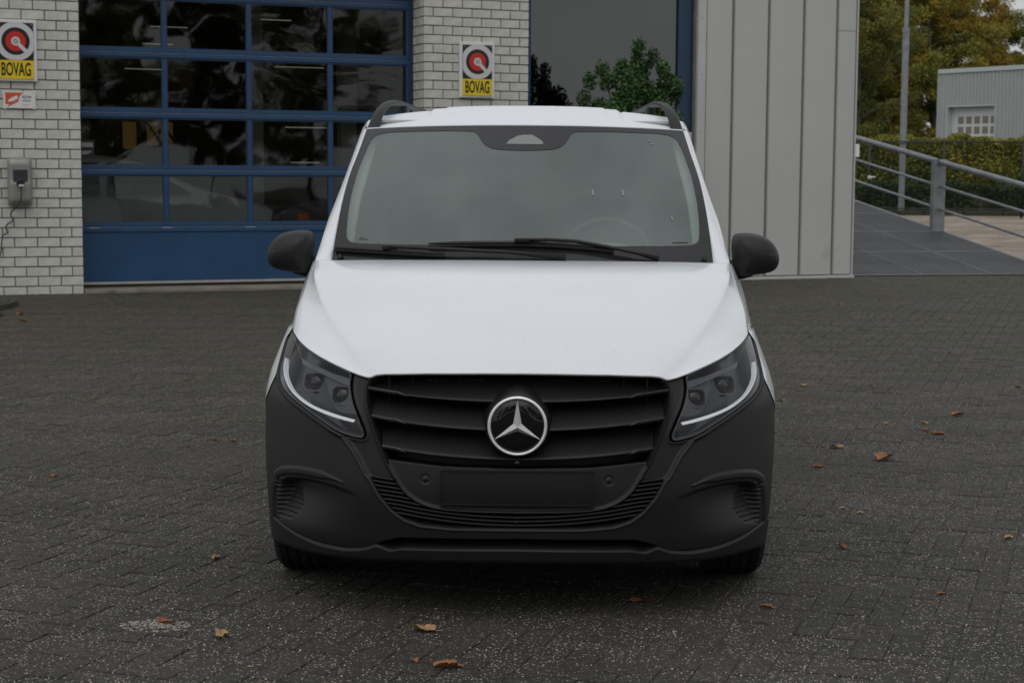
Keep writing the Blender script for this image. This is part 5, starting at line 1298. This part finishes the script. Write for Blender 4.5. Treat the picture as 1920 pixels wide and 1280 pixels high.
# ------------------------------------------------------------------ ramp and railing
RA = Vector((7.386, 24.075, .135)); RE = Vector((-.973, -.230, 0)).normalized()
R1 = Vector((6.30, 27.0, .635)); R2_ = Vector((5.35, 29.8, 1.10)); RU = (R2_-RA)/(R2_-RA).length
rp_ = thing('loading_ramp', 'dark grey steel loading ramp with non-slip deck rising behind the clad wall', 'ramp', (0, 0, 0))
RNn = RE.cross(RU).normalized(); RNn = RNn if RNn.z > 0 else -RNn
def RP(a, b, h=0): return RA+RE*a+RU*b+RNn*h
for i in range(3):
    for j in range(5):
        a0_, a1_, b0_, b1_ = i*1.04+.006, (i+1)*1.04-.006, j*1.55+.006, (j+1)*1.55-.006
        c = RP((a0_+a1_)/2, (b0_+b1_)/2)
        V = [RP(a, b, h)-c for h in (-.03, 0) for (a, b) in ((a0_, b0_), (a1_, b0_), (a1_, b1_), (a0_, b1_))]
        MB().add([v[:] for v in V], [(0, 1, 2, 3), (4, 5, 6, 7), (0, 1, 5, 4), (1, 2, 6, 5), (2, 3, 7, 6), (3, 0, 4, 7)]).obj('deck_panel', M['grating'], rp_, loc=c)
        eb = MB()
        for (p, q2) in (((a0_, b0_), (a1_, b0_)), ((a0_, b0_), (a0_, b1_))):
            eb.tube([RP(*p, .002), RP(*q2, .002)], .006, 4)
        eb.obj('panel_edge', M['galv'], rp_)
V = [RP(a, b, -.035) for (a, b) in ((0, 0), (3.12, 0), (3.12, 7.75), (0, 7.75))]; V2 = [Vector((v.x, v.y, min(.05, v.z-.02))) for v in V]
MB().add([v[:] for v in V+V2], [(0, 1, 2, 3), (0, 1, 5, 4), (1, 2, 6, 5), (2, 3, 7, 6), (3, 0, 4, 7)]).obj('ramp_base', M['chargerdark'], rp_)
MB().tube([RP(-.02, 0, -.01), RP(-.02, 7.75, -.01)], .025, 6).obj('side_rail', M['galv'], rp_)
rr_ = thing('handrail', 'galvanised steel handrail with three tubes on the open side of the ramp', 'railing', (0, 0, 0))
def chan(p):
    a = Vector((RE.x, RE.y, 0)).normalized(); b = Vector((RU.x, RU.y, 0)).normalized(); B_ = MB()
    z0, z1 = p.z-.12, p.z+1.10
    P = [(-.10, -.04), (.10, -.04), (.10, .045), (.088, .045), (.088, -.028), (-.088, -.028), (-.088, .045), (-.10, .045)]
    n = len(P); B_.add([(p.x+a.x*u+b.x*v, p.y+a.y*u+b.y*v, z) for z in (z0, z1) for (u, v) in P], [tuple(range(n-1, -1, -1)), tuple(range(n, 2*n))]+[(i, (i+1) % n, (i+1) % n+n, i+n) for i in range(n)])
    B_.box(p.x-.115, p.x+.115, p.y-.06, p.y+.06, z1, z1+.008, .002)
    return B_
for p in (R1, R1+(R2_-R1)*1.12, RA+(R1-RA)*-.02+Vector((0, 0, 0))): chan(Vector(p)).obj('post', M['galv'], rr_, autos=30)
for (h, r) in ((1.075, .044), (.70, .022), (.345, .022)):
    for (A_, B_) in ((R1, R2_+(R2_-R1)*.12), (RA+(RA-R1)*.0, R1)):
        d = (B_-A_).normalized(); p0, p1 = A_+d*.06, B_-d*.06
        up_ = Vector((0, 0, h-(.06 if A_ is not R1 else 0)*0)); MB().tube([p0+up_, p1+up_], r, 14).obj('rail_tube', M['galv'], rr_, smooth=True, autos=50)
# ------------------------------------------------------------------ fence, hedge, shrubs
fx = [(6.7, 44.6), (8.504, 44.3), (10.345, 44.0), (12.307, 43.8), (14.3, 43.5), (16.3, 43.3), (18.3, 43.1), (20.3, 42.9), (22.3, 42.7)]
fe = thing('mesh_fence', 'black wire mesh fence with a gate in front of the hedge', 'fence', (0, 0, 0))
for (x, y) in fx:
    g = ground_z(y); MB().tube([(x, y, g), (x, y, 2.36)], .032, 8).obj('fence_post', M['fence'], fe, smooth=True)
MB().tube([(x, y, 2.33) for x, y in fx], .022, 6).obj('top_rail', M['fence'], fe)
MB().tube([(x, y, .62) for x, y in fx], .018, 6).obj('bottom_rail', M['fence'], fe)
wm = MB()
for i in range(len(fx)-1):
    (x0, y0), (x1, y1) = fx[i], fx[i+1]; L_ = math.hypot(x1-x0, y1-y0); k = -1.7
    while k < L_:
        for sgn in (1, -1):
            u0, u1 = k, k+1.7; v0, v1 = (0, 1.7) if sgn > 0 else (1.7, 0)
            def clip(u0, v0, u1, v1):
                if u0 < 0: v0 += (v1-v0)*(0-u0)/(u1-u0); u0 = 0
                if u1 > L_: v1 = v0+(v1-v0)*(L_-u0)/(u1-u0); u1 = L_
                return u0, v0, u1, v1
            U0, V0, U1, V1 = clip(u0, v0, u1, v1)
            if U1-U0 > .01:
                a = (x0+(x1-x0)*U0/L_, y0+(y1-y0)*U0/L_, .62+V0); b = (x0+(x1-x0)*U1/L_, y0+(y1-y0)*U1/L_, .62+V1)
                wm.tube([a, b], .0022, 3, caps=False)
        k += .085
wm.obj('wire_mesh', M['fence'], fe, kind='stuff', fix=False)
MB().lathe([(.0, -.05), (.05, -.05), (.05, -.03), (.0, -.03)], 16, (8.50, 44.26, 1.42), 'y').obj('gate_lock', M['silver'], fe)
MB().tube([(8.50, 44.2, 1.42), (8.65, 44.2, 1.42)], .014, 6).obj('gate_handle', M['silver'], fe)
MB().tube([(8.62, 44.28, .5), (8.62, 44.28, 2.28), (10.2, 44.04, 2.28)], .02, 6).obj('gate_frame', M['fence'], fe)
tag(MB().box(7.98, 8.23, 44.22, 44.24, 1.93, 2.26, .004).obj('notice_board', M['signwhite'], None), 'small blank white board fixed to the mesh fence next to the clad wall', 'board')
rh = np.random.default_rng(11)
def hedge(name, label, cat, x0, x1, yf, z0, z1, dep, n, leaf, m, rough=.12):
    t = thing(name, label, cat, ((x0+x1)/2, yf, z0)); w = x1-x0
    # leaves on the front face, top and a shell inwards, uneven surface
    u = rh.random(n)*w-w/2; v = rh.random(n)*(z1-z0); d = np.abs(rh.normal(size=n))*.16
    bulge = rough*(np.sin(u*2.1)+np.sin(u*5.3+v*3)+np.sin(v*4.1+u*1.3))*.5
    top_ = rh.random(n) < .22; d = np.where(top_, rh.random(n)*dep, d); v = np.where(top_, (z1-z0)-np.abs(rh.normal(size=n))*.08, v)
    slope_ = -.12*u
    P = np.stack([u, d+bulge*(~top_)+slope_, v+np.where(top_, .10*np.sin(u*3.3)+.06*np.sin(u*9), 0)], -1)
    a = rh.normal(size=(n, 3)); a /= np.linalg.norm(a, axis=1)[:, None]; b = np.cross(a, rh.normal(size=(n, 3))); b /= np.linalg.norm(b, axis=1)[:, None]; s_ = leaf*(.6+.8*rh.random(n))[:, None]
    V = np.stack([P-a*s_, P+b*s_*.6, P+a*s_, P-b*s_*.6], 1).reshape(-1, 3)
    ob('foliage', npmesh('foliage', V, np.arange(4*n).reshape(-1, 4), m), t)
    core = [(uu, dd+.26-.12*uu, vv) for uu in (-w/2, w/2) for dd in (0, dep-.4) for vv in (0, z1-z0-.16)]
    MB().add(core, [(0, 1, 3, 2), (4, 5, 7, 6), (0, 1, 5, 4), (2, 3, 7, 6), (1, 3, 7, 5), (0, 2, 6, 4)]).obj('branches', M['bark'], t)
    return t
hedge('hedge', 'tall clipped hedge with yellow green top behind the black mesh fence', 'hedge', 7.2, 27.2, 47.4, .45, 2.50, 1.3, 86000, .045, M['leaf_hedge'])
hedge('shrub_border', 'low dark green shrubs along the kerb in front of the tall hedge', 'shrubs', 8.6, 24.6, 45.4, .40, 1.22, 1.0, 40000, .040, M['leaf_low'], .2)
# ------------------------------------------------------------------ lamp post
lp = thing('lamp_post', 'tall thin grey street lamp post rising out of the hedge', 'lamp post', (9.66, 45.75, .4))
MB().tube([(0, 0, 0), (0, 0, 4.9)], .085, 14).obj('lower_shaft', M['galv'], lp, smooth=True, autos=50)
MB().tube([(0, 0, 4.88), (0, 0, 9.2), (-.1, 0, 9.45), (-.5, 0, 9.6)], .058, 12).obj('upper_shaft', M['galv'], lp, smooth=True, autos=50)
MB().tube([(0, 0, 4.80), (0, 0, 4.92)], .095, 14).obj('collar', M['galv'], lp, smooth=True, autos=50)
MB().box(-1.1, -.45, -.12, .12, 9.54, 9.66, .03).obj('lamp_head', M['galv'], lp)
# ------------------------------------------------------------------ warehouse
A_ = Vector((17.29, 75, 0)); B_ = Vector((20.60, 70.5, 0)); wd = (B_-A_).normalized(); wn_ = Vector((-wd.y, wd.x, 0)); wrot = math.atan2(wd.y, wd.x)
wh = thing('warehouse', 'pale corrugated metal warehouse with a white dock door beyond the hedge', 'building', (A_.x, A_.y, .5), wrot)
def corr(x0, x1, z0, z1, pitch=.19, dep=.035):
    V = []; x = x0
    while x < x1-1e-6:
        for (u, y) in ((0, 0), (.09, 0), (.115, dep), (.165, dep)): V.append((min(x+u, x1), y))
        x += pitch
    V.append((x1, 0)); n = len(V)
    return MB().add([(a, b, z) for z in (z0, z1) for a, b in V], [(i, i+1, n+i+1, n+i) for i in range(n-1)])
H_ = 5.33
corr(0, 16, 3.90, H_-.02).obj('upper_cladding', M['corr'], wh, fix=False)
corr(0, .46, 0, 3.90).obj('side_cladding', M['corr'], wh, fix=False); corr(3.06, 16, 0, 3.90).obj('side_cladding', M['corr'], wh, fix=False)
MB().box(-.06, 16.1, -.05, .2, H_-.02, H_+.16).obj('roof_edge', M['corrtrim'], wh)
MB().box(-.07, -.052, -.04, .12, 0, H_-.02).obj('corner_trim', M['corrtrim'], wh)
MB().box(.0, 16, .06, 9, 3.90, H_-.03).obj('backing', M['corr'], wh); MB().box(3.2, 16, .06, 9, 0, 3.89).obj('backing', M['corr'], wh)
MB().box(.46, .50, -.03, .40, 0, 3.90).obj('door_reveal', M['corrtrim'], wh); MB().box(3.02, 3.06, -.03, .40, 0, 3.90).obj('door_reveal', M['corrtrim'], wh); MB().box(.50, 3.02, -.03, .40, 3.86, 3.90).obj('door_reveal', M['corrtrim'], wh)
dd = MB().box(.50, 3.02, .30, .36, 0, 3.86).obj('dock_door', M['doorwhite'], wh)
for r in range(5):
    for c in range(5):
        x0 = .84+c*.435; z0 = 3.14-r*.43
        MB().box(x0, x0+.30, .285, .298, z0, z0+.31, .004).obj('pane', M['paneyellow'], dd)
MB().box(-.05, .02, 0, 9, 0, H_-.03).obj('end_wall', M['corr'], wh)
# white low wall strip beyond hedge
# ------------------------------------------------------------------ trees
def tree_parts(kind, seed):
    rr = np.random.default_rng(seed); H = {'birch': 11.5, 'bushy': 11.0, 'dark': 10.5}[kind]
    tr = MB(); br = []; P = [(0, 0, -.3)]; x = y = 0
    for i in range(1, 9): x += rr.normal()*.10; y += rr.normal()*.10; P.append((x, y, H*.93*i/8))
    tr.tube(P, [.17*(1-i/9.5)+.015 for i in range(9)], 8)
    cl = []; nb = {'birch': 44, 'bushy': 56, 'dark': 60}[kind]
    for i in range(nb):
        h = .10+.88*(i+.5)/nb; p = np.array([np.interp(h*H, [q[2] for q in P], [q[k] for q in P]) for k in (0, 1)]+[h*H]); a = rr.uniform(0, 6.28)
        w = {'birch': 2.3, 'bushy': 2.9, 'dark': 2.7}[kind]*math.sin(math.pi*min(.97, .18+h*.80))**.7*rr.uniform(.55, 1.1)
        end = p+np.array([math.cos(a)*w, math.sin(a)*w, w*rr.uniform(.1, .75)]); tr.tube([tuple(p), tuple((p+end)/2+[0, 0, .15]), tuple(end)], [.045*(1-h)+.014, .02, .006], 4, caps=False)
        for k in (.45, .75, 1.0):
            c = p+(end-p)*k; s_ = rr.uniform(.32, .62)
            cl.append((c[0]+rr.normal()*.15, c[1]+rr.normal()*.15, c[2]+rr.normal()*.15, s_*1.15, s_*1.15, s_*(.75 if kind != 'birch' else 1.0)))
    n = {'birch': 50000, 'bushy': 64000, 'dark': 64000}[kind]
    V, Fc = leaf_cloud(n, cl, .060, rr=rr)
    return tr.mesh('trunk', M['birch' if kind == 'birch' else 'bark'], smooth=True), npmesh('crown', V, Fc, M['leaf_autumn' if kind != 'dark' else 'leaf_dark'])
TP = {(k, s_): tree_parts(k, s_) for k, s_ in (('birch', 1), ('birch', 2), ('bushy', 3), ('bushy', 4), ('dark', 5), ('dark', 6))}
def tree(key, x, y, rz, sc, label, name, grp):
    t = thing(name, label, 'tree', (x, y, ground_z(60)+.0), rz, grp); t.scale = (sc, sc, sc)
    ob('trunk', TP[key][0], t); ob('crown', TP[key][1], t); return t
g1 = 'autumn trees beyond the hedge'
tl = [(('dark', 5), 11.4, 62, .3, .74, 'dark green tree right beside the clad wall, leftmost in the wood', 'broadleaf_tree'),
      (('bushy', 3), 15.6, 84, 1.2, 1.15, 'olive and yellow tree between the clad wall and the lamp post', 'broadleaf_tree'),
      (('dark', 6), 14.4, 82, 2.2, .80, 'dense dark lower tree right behind the lamp post', 'broadleaf_tree'),
      (('birch', 1), 18.0, 92, 4.0, 1.12, 'tall golden green birch rising behind the lamp post', 'birch_tree'),
      (('bushy', 4), 19.6, 86, .5, 1.08, 'broad bronze tree just right of the lamp post', 'broadleaf_tree'),
      (('dark', 5), 20.9, 90, 3.1, .92, 'dark green tree standing left of the warehouse roof corner', 'broadleaf_tree'),
      (('birch', 2), 22.4, 89, 5.0, .96, 'pale stemmed birch with orange leaves behind the warehouse roof', 'birch_tree'),
      (('bushy', 3), 24.2, 92, 2.4, .84, 'orange brown tree above the middle of the warehouse roof', 'broadleaf_tree'),
      (('birch', 1), 26.0, 90, 1.0, .80, 'yellowing birch above the right end of the warehouse roof', 'birch_tree'),
      (('dark', 6), 27.8, 94, .2, .86, 'green tree at the right edge of the picture beyond the roof', 'broadleaf_tree'),
      (('dark', 6), 17.2, 86, 5.5, .78, 'low dark green tree filling the gap left of the warehouse wall', 'broadleaf_tree'),
      (('bushy', 4), 17.0, 100, 2.8, 1.2, 'tallest olive tree at the back behind the lamp post', 'broadleaf_tree'),
      (('dark', 5), 21.8, 100, 1.8, 1.02, 'dark tree at the back behind the pale stemmed birch', 'broadleaf_tree'),
      (('bushy', 4), 31.5, 90, 1.1, 1.0, 'bronze tree outside the right edge of the picture', 'broadleaf_tree'),
      (('dark', 5), 35.5, 92, 2.1, 1.05, 'dark green tree farthest right outside the picture', 'broadleaf_tree'),
      (('bushy', 3), 15.0, 96, 3.6, 1.25, 'tall brownish tree at the back beside the clad wall', 'broadleaf_tree')]
for t in tl: tree(*t, g1)
# trees and buildings that the panes, badge and paint reflect stand behind the photographer
LBK = ['dark green tree at the left end of the row across the yard behind the camera', 'bronze tree second from the left in the row across the yard', 'dark green tree third from the left behind the camera', 'dark green tree right behind the photographer',
       'bronze tree in the middle of the row across the yard', 'dark green tree just right of the middle of that row', 'bronze tree third from the right end of the row behind the camera', 'dark green tree second from the right end across the yard', 'bronze tree at the right end of the row behind the camera']
for i, (x, y, k) in enumerate(((-15, -20, ('dark', 5)), (-9, -22, ('bushy', 3)), (-3, -20, ('dark', 6)), (2.5, -22, ('dark', 5)), (8, -20, ('bushy', 4)), (14, -21, ('dark', 6)), (20, -22, ('bushy', 3)), (27, -24, ('dark', 6)), (34, -26, ('bushy', 4)))):
    t = tree(k, x, y, i*1.3, 1.0+.1*(i % 3), LBK[i], 'broadleaf_tree', 'trees behind the camera'); t.location.z = 0
# ------------------------------------------------------------------ fallen leaves
def leafmesh(seed, m):
    rr = random.Random(seed); n = 26; V = [(0, 0, .004)]; 
    for i in range(n):
        a = 2*math.pi*i/n; lobes = .5+.5*abs(math.cos(a*3.5+seed)); r = (.020+.020*lobes)*(1 if abs(math.sin(a)) < .9 else .8)
        x, y = r*math.cos(a)*1.35, r*math.sin(a)*.8
        V.append((x, y, .004+.012*abs(math.sin(a*1.0+seed))*rr.uniform(.5, 1.2)+.22*abs(y)))
    Fc = [(0, 1+i, 1+(i+1) % n) for i in range(n)]
    b = MB().add(V, Fc); b.tube([(.045, 0, .006), (.075, .006, .010)], .0012, 4); return b.mesh('leaf', M[m], smooth=False)
LM = [leafmesh(i, m) for i, m in enumerate(['fl_orange', 'fl_tan', 'fl_brown', 'fl_orange', 'fl_tan', 'fl_orange'])]
leaves = [(-2.438, 12.013, .8, 2, 'tiny red brown leaf on the far left paving, level with the headlights'),
 (-1.201, 6.598, .75, 1, 'small tan leaf on the paving left of the front wheel'),
 (-.967, 5.474, 1.15, 1, 'curled tan leaf on dark pavers, front left of the bumper'),
 (-1.187, 5.632, .85, 2, 'brown leaf lying on the patch of pale grit'),
 (-2.342, 8.359, .75, 3, 'small orange leaf alone on the left side paving'),
 (-.306, 5.565, 1.25, 1, 'upright tan oak leaf on the paving in front of the van'),
 (-.206, 5.145, 1.15, 0, 'orange oak leaf nearest the camera below the plate holder'),
 (.437, 5.970, .95, 2, 'dull brown leaf in the shade below the bumper, right half'),
 (.879, 5.913, .7, 0, 'small orange leaf in front of the right tyre'),
 (1.919, 9.055, 1.9, 0, 'largest orange leaf on the right side paving, long and flat'),
 (1.732, 9.419, 1.1, 1, 'tan leaf with raised stem left of the largest orange leaf'),
 (1.530, 8.811, 1.0, 2, 'flat brown red leaf nearest the van flank on the right'),
 (2.399, 9.893, 1.0, 0, 'bright orange leaf in the right side cluster, nearest the camera'),
 (2.359, 10.045, .8, 2, 'brown sliver of leaf just behind the bright orange one'),
 (2.411, 10.308, .7, 1, 'tan sliver of leaf at the back of the right side cluster'),
 (2.696, 10.660, 1.2, 0, 'long orange leaf at the far right of the cluster'),
 (2.930, 11.099, .7, 2, 'small brown leaf far right beyond the cluster'),
 (2.864, 10.757, .6, 0, 'tiny orange leaf beside the long orange one'),
 (1.929, 11.940, 1.1, 4, 'pale yellow leaf behind the wing on the right'),
 (1.682, 11.243, .6, 4, 'tiny pale leaf next to the right wing'),
 (2.176, 10.295, .8, 1, 'curled beige leaf left of the right side cluster'),
 (2.406, 11.994, .7, 2, 'small rust leaf far back right of the pale yellow one'),
 (1.320, 6.900, .7, 0, 'small orange leaf beside the right front tyre'),
 (1.521, 7.610, .6, 1, 'tiny tan curled leaf in the middle of the right paving'),
 (1.461, 7.717, .5, 4, 'tiny pale leaf just behind the tan curled one'),
 (2.051, 7.106, .8, 1, 'tan leaf at the right edge, lower half of the picture'),
 (1.547, 6.130, .5, 0, 'tiny orange leaf low on the right side paving'),
 (3.282, 18.286, 1.0, 1, 'tan leaf close to the foot of the clad wall'),
 (4.063, 16.657, .8, 0, 'orange leaf far back in front of the steel ramp'),
 (-1.650, 9.476, .8, 2, 'dark red leaf close to the left flank of the van'),
 (-1.758, 9.489, .6, 3, 'small orange leaf left of the dark red one'),
 (3.431, 11.946, .7, 3, 'rust orange leaf at the right picture edge'),
 (-.310, 5.210, .55, 3, 'small orange scrap left of the nearest oak leaf'),
 (-4.761, 15.844, 1.2, 3, 'orange leaf lying beside the mossy kerb corner'),
 (-5.139, 16.289, 1.4, 2, 'brown leaf pressed against the mossy kerb corner'),
 (-5.000, 16.504, 1.2, 3, 'orange brown leaf at the tip of the mossy kerb corner')]
rl2 = random.Random(5)
for (x, y, sc, k, lab_) in leaves:
    o = ob('fallen_leaf', LM[k], None, (x, y, ground_z(y)+.001), (0, 0, rl2.uniform(0, 6.28))); o.scale = (sc*.75, sc*.75, sc*.95)
    tag(o, lab_, 'leaf', 'fallen autumn leaves')
# leaf scraps and stones too many to count
gr = MB(); rg = random.Random(9)
for i in range(900):
    y = rg.uniform(4.6, 17); x = rg.uniform(-.31, .31)*y; s_ = rg.uniform(.002, .0055); z = ground_z(y)+.0005; a = rg.uniform(0, 6.28)
    gr.add([(x+s_*math.cos(a), y+s_*math.sin(a), z), (x+s_*math.cos(a+2.1), y+s_*math.sin(a+2.1), z), (x+s_*math.cos(a+4.2), y+s_*math.sin(a+4.2), z), (x, y, z+s_*.8)], [(0, 1, 3), (1, 2, 3), (2, 0, 3)])
tag(gr.obj('loose_grit', M['grit'], None, kind='stuff', fix=False), 'scattered pale grit on the dark pavers', 'grit')
gp = MB()
for i in range(260):
    a = rg.uniform(0, 6.28); r = rg.random()**.7; x, y = -1.215+.115*r*math.cos(a), 5.60+.085*r*math.sin(a); s_ = rg.uniform(.003, .010); z = ground_z(y)+.0005
    gp.add([(x+s_*math.cos(a), y+s_*math.sin(a), z), (x+s_*math.cos(a+2.1), y+s_*math.sin(a+2.1), z), (x+s_*math.cos(a+4.2), y+s_*math.sin(a+4.2), z), (x, y, z+s_*.5)], [(0, 1, 3), (1, 2, 3), (2, 0, 3)])
tag(gp.obj('grit_patch', M['grit'], None, kind='stuff', fix=False), 'patch of pale grit under a brown leaf on the front left paving', 'grit')
